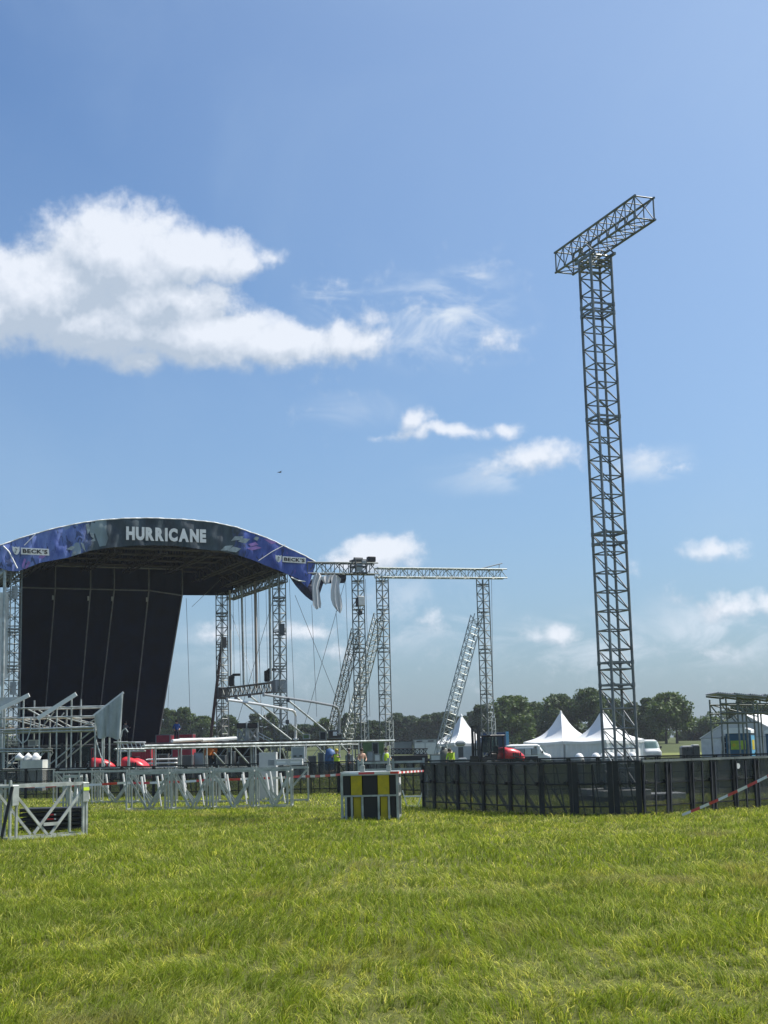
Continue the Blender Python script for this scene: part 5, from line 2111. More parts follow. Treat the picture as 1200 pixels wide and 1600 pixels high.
# trailers and vehicles on the right
t, w, h = box_obj('box_trailer', 'grey box trailer behind the second middle lattice tower', 'trailer', 611, 1159, 645, 1178, 120, 2.4, GREY, bev=.03)
for k in range(5):
    block('side_rib', (-w / 2 + (k + .5) * w / 5, -1.22, h / 2), (.05, .04, h * .9), GREY, t)
t, w, h = box_obj('box_trailer', 'white box trailer with two pale doors left of the single pagoda tent', 'trailer', 646, 1155, 684, 1179, 119, 2.4, LGREY, bev=.03)
for x in (-.25, .22):
    block('door', (w * x, -1.22, h * .38), (w * .42, .05, h * .7), WHT, t)
for x in (-.25, .22):
    block('vent', (w * x, -1.22, h * .86), (w * .25, .04, h * .06), DGREY, t)
t = sc_thing('trailer_chassis', 'dark wheeled chassis under the white box trailer', 'chassis', 660, 119.5)
MB().box((0, 1, .75), (4, 2.2, .15)).build('frame', BLK, t)
for x in (-1, 1):
    for y in (.1, 1.9):
        wheel(t, x, y, .4, .25, 1 if y > 1 else -1)
t = sc_thing('truss_cart', 'black cart carrying a dark lattice truss, right of the second middle tower', 'cart', 640, 92)
a, b = pt(t, 611, 1174, 92), pt(t, 668, 1174, 92)
C = box_corners(V((a.x, 0, a.z)), V((b.x, 0, b.z)), .5, .34, (0, 1, 0))
for p, q in C:
    rod('chord', p, q, .03, BLK, t)
mb = MB(); lattice(mb, C, 9, .02, flip=True); mb.build('lacing', BLK, t, kind='stuff')
MB().box(((a.x + b.x) / 2, .2, a.z - .55), (b.x - a.x, 1.2, .55), bev=.03).build('bed', BLKP, t)
rod('rail', (a.x, -.45, a.z - .65), (b.x, -.45, a.z - .65), .03, LGREY, t)
for x in (a.x + .4, b.x - .4):
    for y in (-.3, .7):
        MB().tube((x, y - .06, .2), (x, y + .06, .2), .2, 12).build('castor', TYRE, t)
    rod('leg', (x, .2, .3), (x, .2, a.z - .8), .05, BLK, t)

# blue box truck
t, w, h = box_obj('box_truck_body', 'blue container body behind the outer lattice tower, right of the pagoda tent', 'container', 754, 1144, 791, 1166, 125, 2.4, mat('container_blue', (.02, .055, .15), .5, 0, .15, 1.5), zb=.9)
block('corner_panel', (w / 2 + .12, -.9, h / 2), (.26, .6, h), LBLUE, t)
for k in range(12):
    block('wall_rib', (-w / 2 + (k + .5) * w / 12, -1.215, h / 2), (.09, .05, h * .9), mat('container_blue', (0, 0, 0)), t)
for x in (-w * .35, w * .3):
    for y in (-.9, .9):
        MB().tube((x, y - .15, -.45), (x, y + .15, -.45), .45, 14).build('wheel', TYRE, t)

# long flat trailer with red and grey boxes, white cab
t = sc_thing('supply_trailer', 'low trailer with red and grey boxes under a white frame, right of the red forklift', 'trailer', 818, 112)
a, b = pt(t, 793, 1166.5, 112), pt(t, 841, 1166, 112)
zt_ = a.z
MB().box(((a.x + b.x) / 2, 1, zt_), (b.x - a.x, 2.2, .12), bev=.02).build('roof_frame', WHT, t)
MB().box((b.x, 1, zt_ / 2 + .5), (.25, 2.2, zt_ - 1.0), bev=.03).build('end_wall', WHT, t)
x_ = a.x
for k, (wd_, m_) in enumerate(((.62, RED), (.62, GREY), (.55, LGREY), (.5, GREY))):
    MB().box((x_ + wd_ / 2 + .05, .7, zt_ - .45), (wd_ - .05, 1.6, .5), bev=.03).build('tool_box', m_, t)
    x_ += wd_
MB().box(((a.x + b.x) / 2, 1, .7), (b.x - a.x - .1, 2, .3)).build('chassis', BLK, t)
for x in (a.x + .5, a.x + 1.1, b.x - .6):
    for y, s in ((.05, -1), (1.95, 1)):
        wheel(t, x, y, .38, .25, s)
for k in range(4):
    block('lamp', (a.x + .5 + k * .5, -.02, .95), (.1, .04, .08), WHT, t)


def van(px, Y, rz, label, m, s=1.0):
    p = at(px, 1180, Y)
    t = thing('delivery_van', label, 'van', (p.x, Y, 0), rz)
    t.scale = (s, s, s)
    b = MB()
    loft(b, [(-2.4, 0, .86, .35, 1.0), (-2.3, 0, .93, .32, 1.15), (-1.75, 0, .97, .3, 1.35), (-1.2, 0, .96, .3, 2.15), (-.9, 0, .95, .3, 2.3), (1.9, 0, .95, .3, 2.32), (2.3, 0, .94, .32, 2.25), (2.4, 0, .9, .4, 2.0)], 24, p=5)
    b.build('body', m, t, smooth=True)
    g_ = MB()
    g_.prism([(-1.80, -.80, 1.37), (-1.80, .80, 1.37), (-1.27, .72, 2.12), (-1.27, -.72, 2.12)], (-.05, 0, .03))
    g_.build('windscreen', GLASS, t)
    for s_ in (-1, 1):
        y = s_ * .955
        MB().prism([(-1.5, y, 1.4), (-.6, y, 1.4), (-.6, y * .99, 2.05), (-1.15, y * .99, 2.05)], (0, s_ * .02, 0)).build('side_window', GLASS, t)
        MB().box((-1.55, s_ * 1.08, 1.45), (.12, .2, .28), bev=.03).build('mirror', BLK, t)
        MB().box((-2.34, s_ * .68, .85), (.12, .32, .2), bev=.04).build('headlight', mat('lamp_glass', (.6, .6, .6), .15, 0, .05, 1), t)
        for x in (-1.5, 1.5):
            wheel(t, x, s_ * .82, .34, .22, s_)
    MB().box((-2.38, 0, .5), (.15, 1.6, .22), bev=.04).build('bumper', BLK, t)
    return t


van(826, 122, PI - .12, 'white van with its nose showing between the low trailer and the twin pagoda tents', WHT, .78)
van(1012, 136, PI / 2 + .1, 'pale grey van half hidden behind the right corner of the twin pagoda tents', LGREY, .85)

# ------------------------------------------------------------------ pagoda tents
def pagoda(cx, cy, size, rz, eave, apex, label, group, wall=True):
    t = thing('pagoda_tent', label, 'tent', (cx, cy, 0), rz, group)
    s = size / 2
    mb = MB()
    n = 14
    for k in range(4):
        a0, a1 = k * PI / 2 + PI / 4, (k + 1) * PI / 2 + PI / 4
        c0, c1 = V((math.cos(a0), math.sin(a0), 0)) * s * math.sqrt(2), V((math.cos(a1), math.sin(a1), 0)) * s * math.sqrt(2)
        grid = []
        for i in range(n + 1):
            f_ = i / n
            r_ = 1 - f_
            z = eave + (apex - eave) * (.30 * f_ + .70 * f_ ** 3.2)
            r_ = r_ * .965 + .035 * (1 if i < n else .3)
            row = []
            for j in range(9):
                u = j / 8
                p = c0.lerp(c1, u) * r_
                sag = -.10 * math.sin(u * PI) * (1 - f_)
                row.append(V((p.x, p.y, z + sag)))
            grid.append(row)
        mb.sheet([r_[::-1] for r_ in grid])
    mb.build('roof', TENT, t, smooth=True)
    MB().lathe((0, 0, apex - .05), [(.09, -.12), (.12, 0), (.08, .12), (.02, .2)], 10).build('peak_cap', TENT, t)
    vb = MB()
    for k in range(4):
        a0, a1 = k * PI / 2 + PI / 4, (k + 1) * PI / 2 + PI / 4
        c0, c1 = V((math.cos(a0), math.sin(a0), 0)) * s * math.sqrt(2) * 1.006, V((math.cos(a1), math.sin(a1), 0)) * s * math.sqrt(2) * 1.006
        g_ = []
        for i in range(25):
            p = c0.lerp(c1, i / 24)
            sag = -.10 * math.sin(i / 24 * PI)
            g_.append([V((p.x, p.y, eave + sag + .0)), V((p.x, p.y, eave + sag - .24 - .05 * (i % 3 == 1)))])
        vb.sheet(g_)
    vb.build('valance', TENT, t)
    for k in range(4):
        a0 = k * PI / 2 + PI / 4
        c0 = V((math.cos(a0), math.sin(a0), 0)) * (s * math.sqrt(2) - .1)
        rod('corner_pole', (c0.x, c0.y, 0), (c0.x, c0.y, eave - .02), .04, LGREY, t)
        if wall:
            a1 = (k + 1) * PI / 2 + PI / 4
            c1 = V((math.cos(a1), math.sin(a1), 0)) * (s * math.sqrt(2) - .1)
            g_ = []
            nrm = V((math.cos((a0 + a1) / 2), math.sin((a0 + a1) / 2), 0))
            for i in range(41):
                p = c0.lerp(c1, i / 40) + nrm * (.035 * math.sin(i * 1.15) - .02)
                g_.append([V((p.x, p.y, .02)), V((p.x, p.y, eave - .1))])
            MB().sheet(g_).build('side_wall', TENT, t)
    return t


gt = 'white pagoda tents behind the barriers'
YC = 122
cn = at(947, 1156, YC)
dr, dl = V((.77, .64, 0)).normalized(), V((-.64, .77, 0)).normalized()
S_ = 4.9
zE = cn.z
c1 = V((cn.x, YC, 0)) + dr * S_ / 2 + dl * S_ / 2
za = at(955, 1109, c1.y).z
rzp = math.atan2(dr.y, dr.x)
pagoda(c1.x, c1.y, S_, rzp, zE, za, 'right tent of the twin white pagodas, seen through the foot of the big mast', gt)
c2 = c1 + dl * (S_ + .06)
za2 = at(906, 1112, c2.y).z
pagoda(c2.x, c2.y, S_, rzp, zE, za2, 'left tent of the twin white pagodas, right of the white van', gt)
p = at(722, 1160, 128)
pagoda(p.x, 128, 4.3, .5, at(722, 1160, 127).z, at(721, 1118, 128).z, 'single white pagoda tent crossed by the right slanted truss brace', gt)

# ------------------------------------------------------------------ hall tents
def hall(x0, xa, x1, ye, ya, Y, length, label, rz=0, m=None):
    a, ap, b = at(x0, ye, Y), at(xa, ya, Y), at(x1, ye, Y)
    t = thing('hall_tent', label, 'tent', (ap.x, Y, 0), rz)
    w0, w1 = a.x - ap.x, b.x - ap.x
    ez, az_ = a.z, ap.z
    MB().prism([(w0, 0, ez), (w1, 0, ez), (0, 0, az_)], (0, .05, 0)).build('gable', mat('gable_shade_canvas', (.50, .51, .52), .6, 0, .05, .8), t)  # white canvas greyed in its base colour to stand for the gable's shade
    n = 8
    for k in range(n):
        xa_, xb_ = w0 + (w1 - w0) * k / n, w0 + (w1 - w0) * (k + 1) / n
        block('wall_panel', ((xa_ + xb_) / 2, 0, ez / 2 - .02), (xb_ - xa_ - .05, .06, ez - .06), LGREY, t)
        rod('wall_post', (xb_, -.02, 0), (xb_, -.02, ez), .03, GREY, t)
    rod('gable_bar', (w0, -.04, ez), (w1, -.04, ez), .04, GREY, t)
    r_ = MB()
    r_.prism([(w0 - .12, -.1, ez - .05), (0, -.1, az_ + .03), (0, -.1, az_ + .09), (w0 - .15, -.1, ez + .01)], (0, length, 0))
    r_.prism([(0, -.1, az_ + .03), (w1 + .12, -.1, ez - .05), (w1 + .15, -.1, ez + .01), (0, -.1, az_ + .09)], (0, length, 0))
    r_.build('roof', TENT, t)
    sb = MB().box((w0, length / 2, ez / 2), (.05, length - .2, ez - .1)).box((w1, length / 2, ez / 2), (.05, length - .2, ez - .1))
    sb.build('side_wall', TENT, t)
    return t


hall(1096, 1157, 1226, 1153.5, 1114, 150, 18, 'large hall tent with shade-grey gable behind the blue toilet cabins', rz=-.36)
t = thing('hall_tent', 'white hall tent roof rising behind the right slope of the gabled hall tent', 'tent', at(1160, 1180, 175))
a, b, c = pt(t, 1158, 1113, 175), pt(t, 1260, 1113, 175), pt(t, 1158, 1135, 170)
t.location.z = 0
a, b = at(1158, 1113.5, 175) - t.location, at(1262, 1113.5, 175) - t.location
MB().prism([(a.x, a.y - 5, 2.4), (b.x, b.y - 5, 2.4), (b.x, b.y, b.z), (a.x, a.y, a.z)], (0, .02, .06)).prism([(a.x, a.y + 5, 2.4), (b.x, b.y + 5, 2.4), (b.x, b.y, b.z), (a.x, a.y, a.z)], (0, .02, .06)).build('roof', TENT, t)
MB().box(((a.x + b.x) / 2, a.y - 4.9, 1.2), (b.x - a.x, .05, 2.38)).box(((a.x + b.x) / 2, a.y + 4.9, 1.2), (b.x - a.x, .05, 2.38)).build('side_wall', TENT, t)
MB().prism([(a.x, a.y - 4.9, 0), (a.x, a.y + 4.9, 0), (a.x, a.y + 4.9, 2.4), (a.x, a.y, a.z), (a.x, a.y - 4.9, 2.4)], (.04, 0, 0)).build('gable', TENT, t)

# ------------------------------------------------------------------ toilet cabins
def cabin(px, Y, rz, label, w=1.45, d=1.0, h=2.15, front=LBLUE, side=BLUE):
    p = at(px, 1180, Y)
    t = thing('toilet_cabin', label, 'portable toilet', (p.x, Y, 0), rz, 'blue toilet cabins before the hall tent')
    MB().box((0, 0, h / 2), (w, d, h - .1), bev=.04).build('body', side, t)
    MB().prism([(-w / 2 - .06, -d / 2 - .06, h - .06), (w / 2 + .06, -d / 2 - .06, h - .06), (w / 2 + .06, -d / 2 - .06, h + .10), (w * .3, -d / 2 - .06, h + .24), (-w * .3, -d / 2 - .06, h + .26), (-w / 2 - .06, -d / 2 - .06, h + .14)],
               (0, d + .12, 0)).build('roof', WHT, t)
    for k in range(5):
        block('wall_rib', (-w / 2 + (k + .5) * w / 5, -d / 2 - .005, .35), (.05, .03, .5), side, t)
    o = MB().box((0, -d / 2 - .012, h * .66), (w * .6, .012, h * .24)).build('yellow_green_poster', mat('poster_green', (.30, .42, .03), .5, 0, .2, 4), t)
    MB().tube((-w * .17, -d / 2 - .02, h * .66), (-w * .17, -d / 2 - .026, h * .66), .10, 14).build('poster_disc', YEL, o)
    MB().box((w / 2 + .012, 0, h / 2 - .05), (.02, d * .82, h - .3), bev=.005).build('door', front, t)
    MB().box((w / 2 + .03, 0, h * .66), (.012, d * .55, h * .26)).build('yellow_poster', YEL, t)
    MB().box((w / 2 + .04, d * .25, h * .42), (.04, .04, .14)).build('handle', BLK, t)
    return t


cabin(1158, 84, -.48, 'dark blue toilet cabin with green poster and white roof before the hall tent')
cabin(1216, 100, -.35, 'blue toilet cabin cut by the right picture edge')

# pallet stack
t = sc_thing('pallet_stack', 'low dark stack of wrapped crates on the meadow left of the hall tent wall', 'crate stack', 1076, 100)
for k, (x0, x1, y0) in enumerate(((1063, 1080, 1167), (1080, 1091, 1165))):
    a, b = pt(t, x0, y0, 100), pt(t, x1, y0, 100)
    MB().box(((a.x + b.x) / 2, 0, a.z / 2), (b.x - a.x - .03, 1.0, a.z), bev=.04).build('crate', mat('wrap_black', (.03, .035, .04), .3, 0, .4, 3), t)
    MB().box(((a.x + b.x) / 2, -.05, a.z + .03), ((b.x - a.x) * .8, .8, .07), bev=.03).build('wrap_cover', LGREY, t)

# round white covers between the rows, behind the mast
for k, (x, lb) in enumerate(((905, 'leftmost white dome cover behind the barriers, left of the mast'), (931, 'second white dome cover, left of the mast leg'), (944, 'white dome cover directly left of the mast'), (954, 'white dome cover seen inside the mast foot'),
                             (969, 'white dome cover behind the right mast leg'), (988, 'rightmost white dome cover, right of the mast'))):
    p = at(x, 1184, 58)
    t = thing('dome_cover', lb, 'cover', (p.x, 58, 0), 0, 'white dome covers behind the barriers')
    MB().lathe((0, 0, 0), [(.19, 0), (.20, .2), (.20, 1.05), (.18, 1.2), (.11, 1.31), (.03, 1.34)], 14).build('dome', WHT, t, smooth=True)
    MB().lathe((0, 0, .98), [(.212, 0), (.217, .03), (.212, .06)], 14).build('rim_band', LGREY, t)

# grey covered machines, crates round the single tent
t = sc_thing('covered_lamp', 'grey hooded lamp head on a dark stem left of the red forklift', 'lamp', 719, 88)
a, b = pt(t, 711.5, 1157, 88), pt(t, 727.5, 1166, 88)
MB().box(((a.x + b.x) / 2, 0, (a.z + b.z) / 2), (b.x - a.x, .6, a.z - b.z), bev=.12).build('hood', GREY, t)
MB().box(((a.x + b.x) / 2, 0, 1.3), (.3, .25, .8)).build('stem', DGREY, t)
MB().box(((a.x + b.x) / 2 + .05, 0, .55), (.55, .5, 1.0), bev=.04).build('base_box', GREY, t)
t = sc_thing('covered_machine', 'olive grey covered machine behind the worker in a yellow vest', 'machine', 698, 90)
loft(mb := MB(), [(-.45, 0, .3, 0, 1.2), (-.38, 0, .45, 0, 1.55), (0, 0, .5, 0, 1.62), (.36, 0, .46, 0, 1.5), (.42, 0, .34, 0, 1.3)], 16, p=3)
mb.build('cover', mat('olive_cover', (.13, .13, .10), .7, 0, .2, 3, bump=.4), t, smooth=True)
MB().tube((-.2, -.1, 1.5), (-.2, -.1, 1.75), .12, 10).build('exhaust', DGREY, t)
box_obj('concrete_block', 'pale concrete wall block behind the covered lamp', 'block', 706, 1167, 738, 1190, 98, .6, LGREY, zb=0, trim=LGREY)
box_obj('supply_crate', 'small pale crate left of the worker in a yellow vest', 'crate', 672, 1179, 689, 1188, 86, .6, LGREY, zb=0)
box_obj('grey_cabinet', 'tall pale cabinet at the right edge of the low trailer gap', 'cabinet', 853, 1158, 860, 1180, 130, 1, LGREY, zb=0, trim=LGREY)

# ------------------------------------------------------------------ things on and under the stage
box_obj('red_cabin', 'red ribbed cabin on the stage left of the worker in blue', 'cabin', 243, 1148, 266, 1162, 110, 2, DRED, zb=DECK)
t, w, h = box_obj('red_container', 'flat red container right of the worker in blue on the stage', 'container', 271, 1147, 301, 1160, 116, 2, DRED, zb=DECK)
for k in range(8):
    block('wall_rib', (-w / 2 + (k + .5) * w / 8, -1.02, h / 2), (.08, .04, h * .85), DRED, t)
t, w, h = box_obj('red_container', 'red container standing under the stage deck behind the right forklift', 'container', 205, 1170, 236, 1192, 101, 2.2, DRED, zb=0)
for k in range(8):
    block('wall_rib', (-w / 2 + (k + .5) * w / 8, -1.12, h / 2), (.08, .04, h * .85), DRED, t)
box_obj('red_container', 'red container seen between the two red forklifts', 'container', 138, 1168, 152, 1184, 101, 2.0, DRED, zb=0)
box_obj('red_container', 'red container under the rail left of the orange vest', 'container', 268, 1170, 300, 1186, 101, 2.0, DRED, zb=0)
for i, (x0, x1, lb) in enumerate(((370, 384, 'left one of two black cases standing on truss feet on the stage'), (386.5, 402, 'right one of two black cases standing on truss feet on the stage'))):
    t, w, h = box_obj('speaker_case', lb, 'case', x0, 1130, x1, 1146, 108, 1.0, BROWN, zb=DECK + .95, group='black cases on the stage', trim=BLK)
    m_ = MB()
    C = [(V((sx * w / 2 * .9, sy * .4, -.95)), V((sx * w / 2 * .9, sy * .4, 0))) for sx, sy in ((-1, -1), (1, -1), (1, 1), (-1, 1))]
    for a, b in C:
        m_.tube(a, b, .05, 6)
    lattice(m_, C, 1, .04)
    for a, b in zip(C, C[1:] + C[:1]):
        m_.tube(b[0], a[1], .04, 5)
    m_.build('truss_foot', ALU, t)
    rod('handle_post', (w / 2 + .06, -.5, -.9), (w / 2 + .06, -.5, h + .05), .05, SCAF, t)
box_obj('black_case', 'black case on the stage right of the first slanted pipe', 'case', 499, 1143, 510, 1156, 108, .8, BLKP, zb=DECK - .1)
t, w, h = box_obj('brown_case', 'brown case with a white label, on the stage before the leftmost slanted truss brace', 'case', 512, 1141, 535, 1155, 109, .9, BROWN, zb=DECK)
MB().box((0, -.5, h * .58), (.3, .03, .3)).build('white_label', WHT, t)
box_obj('tool_case', 'small grey tool case on the rail near the bent pipes', 'case', 473, 1147, 484, 1155, 106, .5, GREENM, zb=DECK, trim=GREY)
# gangway railing
t = sc_thing('stair_railing', 'grey stair railing right of the two black stage cases', 'railing', 413, 107)
for y0, y1 in ((1145, 1157), (1150, 1161)):
    rod('rail', pt(t, 404, y0, 107), pt(t, 426, y1, 107), .04, SCAF, t)
for x, y in ((404, 1144), (412, 1149), (420, 1153)):
    a = pt(t, x, y, 107)
    rod('post', a, (a.x, a.y, DECK), .035, SCAF, t)

# long white bent pipes
def bent_pipe(pts, Y0, Y1, label, r=.09, m=WHT):
    n = len(pts)
    P_ = [at(x, y, Y0 + (Y1 - Y0) * i / (n - 1)) for i, (x, y) in enumerate(pts)]
    t = thing('bent_pipe', label, 'pipe', (P_[-1].x, P_[-1].y, DECK))
    MB().path([p - t.location for p in P_], r, 8).build('pipe', m, t)
    block('flange', P_[-1] - t.location + V((0, 0, .1)), (.4, .4, .08), m, t)
    block('end_cap', P_[0] - t.location, (.16, .3, .3), GREY, t)


bent_pipe([(355, 1093.5), (370, 1095.5), (405, 1100.5), (450, 1108.5), (457, 1110), (460.5, 1113), (462, 1118), (462, 1157)], 104, 106, 'left long white pipe bent down at its right end, crossing the front right stage tower')
bent_pipe([(412, 1085), (430, 1088), (449, 1091), (490, 1097), (520, 1102.5), (526, 1105), (529, 1110), (530, 1118), (530, 1148)], 105, 108, 'right long grey pipe bent down before the leftmost slanted truss brace', .09, GREY)
for i, (x0, y0, x1, y1, lb) in enumerate(((369, 1089, 455, 1156, 'leftmost slanted grey rod hanging from the side truss'), (390, 1087, 432, 1120, 'second slanted grey rod under the side truss'), (450, 1094, 509, 1142, 'right slanted grey rod reaching the brown case'),
                                          (449, 1128, 473, 1147, 'short slanted rod right of the front right tower'))):
    a, b = at(x0, y0, 104.5), at(x1, y1, 106)
    t = thing('slanted_rod', lb, 'rod', b, 0, 'slanted rods under the side truss')
    rod('rod', a - b, (0, 0, 0), .075, SCAF, t)
    block('end_joint', a - b, (.25, .25, .3), DGREY, t)

# grey and white boxes
t, w, h = box_obj('grey_locker', 'grey locker with round vents under the rail', 'locker', 455, 1167, 476, 1190, 86, .7, GREY, zb=0, trim=LGREY)
for x in (-.22, .22):
    for z in (.72, .32):
        block('vent', (w * x, -.36, h * z), (w * .22, .03, .07), BLKP, t)
box_obj('pale_box', 'pale square box behind the right end of the silver row', 'box', 405, 1176, 431, 1192, 52, .8, LGREY, zb=0, trim=LGREY)
t, w, h = box_obj('white_case', 'left one of two white long boxes resting on the silver barriers', 'case', 429, 1186.5, 449.5, 1195.5, 47.2, .6, WHT, trim=LGREY, group='white long boxes on the silver row')
t, w, h = box_obj('white_case', 'right one of two white long boxes resting on the silver barriers', 'case', 450.5, 1186, 472, 1195, 47.2, .6, WHT, trim=LGREY, group='white long boxes on the silver row')
box_obj('grey_case', 'short grey box end left of the two white long boxes', 'case', 419, 1187, 428.5, 1196, 47.3, .5, GREY, trim=GREY)
box_obj('pale_crate', 'large pale crate under the scaffold at the left edge', 'crate', 32, 1188, 66, 1204, 74, 1.2, mat('pale_crate', (.55, .55, .50), .7, 0, .1, 2), zb=0, trim=LGREY)
for k, x in enumerate((34, 48, 60)):
    p = at(x, 1182, 75)
    t = thing('white_sack', ('left', 'middle', 'right')[k] + ' white sack lying on the large pale crate', 'sack', (p.x, 74.6, at(x, 1188, 74.6).z), k * .5, 'white sacks on the pale crate')
    loft(mb := MB(), [(-.24, 0, .05, .0, .2), (-.18, 0, .18, 0, .24), (-.02, .02, .22, 0, .40), (.14, 0, .15, 0, .22), (.25, 0, .04, .05, .2)], 12, p=2.4)
    mb.build('sack', WHT, t, smooth=True)
    MB().tube((.24, 0, .12), (.34, .03, .18), .03, 6).build('tie', LGREY, t)
box_obj('machine_box', 'grey control box on the scaffold at the left', 'box', 44, 1156, 57, 1166, 79, .5, GREY, trim=LGREY)
t, w, h = box_obj('green_board', 'green boards leaning behind the first middle lattice tower', 'board stack', 567, 1160, 600, 1190, 100, .5, GREENM, zb=0, trim=GREENM)
box_obj('grey_cabinet', 'grey switch cabinet between the two middle lattice towers', 'cabinet', 573, 1174, 584, 1192, 92, .7, GREY, zb=0)
box_obj('grey_cabinet', 'lower grey cabinet left of the second middle lattice tower', 'cabinet', 584, 1178, 595, 1192, 91, .7, LGREY, zb=0)
box_obj('dark_frame_case', 'dark upright case in front of the green boards', 'case', 581, 1160, 592, 1175, 97, .5, BLKP, zb=1.2)
t = sc_thing('blue_tarp_bundle', 'crumpled blue tarp bundle under the rail, left of a yellow vest', 'tarp', 516, 94)
loft(mb := MB(), [(-.36, 0, .2, .5, 1.3), (-.28, 0, .3, .4, 1.75), (0, 0, .34, .3, 1.85), (.26, 0, .3, .5, 1.7), (.36, 0, .2, .8, 1.4)], 14, p=2.5)
mb.build('bundle', mat('tarp_blue', (.03, .10, .25), .5, 0, .4, 5, bump=.5), t, smooth=True)
MB().box((0, 0, .2), (1.0, .8, .4), bev=.03).build('pallet', WOOD, t)
t = sc_thing('white_ladder_stack', 'stack of white ladder frames below the rail left of the centre', 'frame stack', 250, 96)
for k in range(5):
    z = .35 + k * .26
    rod('rail', (-1.0 + .05 * k, -.2, z), (1.1, -.2, z), .05, WHT, t)
    rod('rail', (-1.0 + .05 * k, .4, z), (1.1, .4, z), .05, WHT, t)
    for j in range(7):
        rod('rung', (-.9 + j * .33, -.2, z), (-.9 + j * .33, .4, z + .0), .03, WHT, t)
# white lattice frame on the scaffold
t = sc_thing('white_lattice_frame', 'white lattice frame lying on the scaffold above the right forklift', 'frame', 208, 86)
a, b = pt(t, 184, 1160.5, 86), pt(t, 225, 1160, 86)
a2, b2 = pt(t, 184, 1174, 86), pt(t, 225, 1173.5, 86)
for p, q in ((a, b), (a2, b2)):
    rod('rail', p, q, .05, LGREY, t)
    rod('rail', p + V((0, .6, 0)), q + V((0, .6, 0)), .05, LGREY, t)
for k in range(7):
    p, q = a.lerp(b, k / 6), a2.lerp(b2, min(1, (k + .6) / 6))
    rod('web', p, q, .03, LGREY, t)
mb = MB()
# cluttered flight cases under the stage front
rr = random.Random(11)
cases = [(246, 262, 1178), (264, 276, 1183), (280, 300, 1180), (304, 322, 1176), (338, 352, 1180), (354, 366, 1174), (372, 392, 1182), (396, 408, 1178), (432, 446, 1176), (480, 494, 1181), (496, 506, 1176), (540, 552, 1180), (556, 562, 1183)]
desc = ['below the red cabin', 'left of the orange vest', 'directly under the red container', 'beside the orange vest', 'left of the third rail post', 'right of the third rail post', 'below the black stage cases', 'left of the pale square box',
        'between the pale box and the grey locker', 'right of the grey locker', 'left of the blue tarp bundle', 'right of the yellow vest', 'left of the shirtless worker']
for (x0, x1, y0), d_ in zip(cases, desc):
    m_ = rr.choice([BLKP, DGREY, DGREY, BROWN, GREY])
    box_obj('flight_case', 'dark wheeled flight case ' + d_, 'case', x0, y0, x1, 1196, 97 + rr.uniform(0, 2), .9, m_, rz=rr.uniform(-.1, .1), zb=0.02, group='flight cases below the stage front', trim=STEEL)

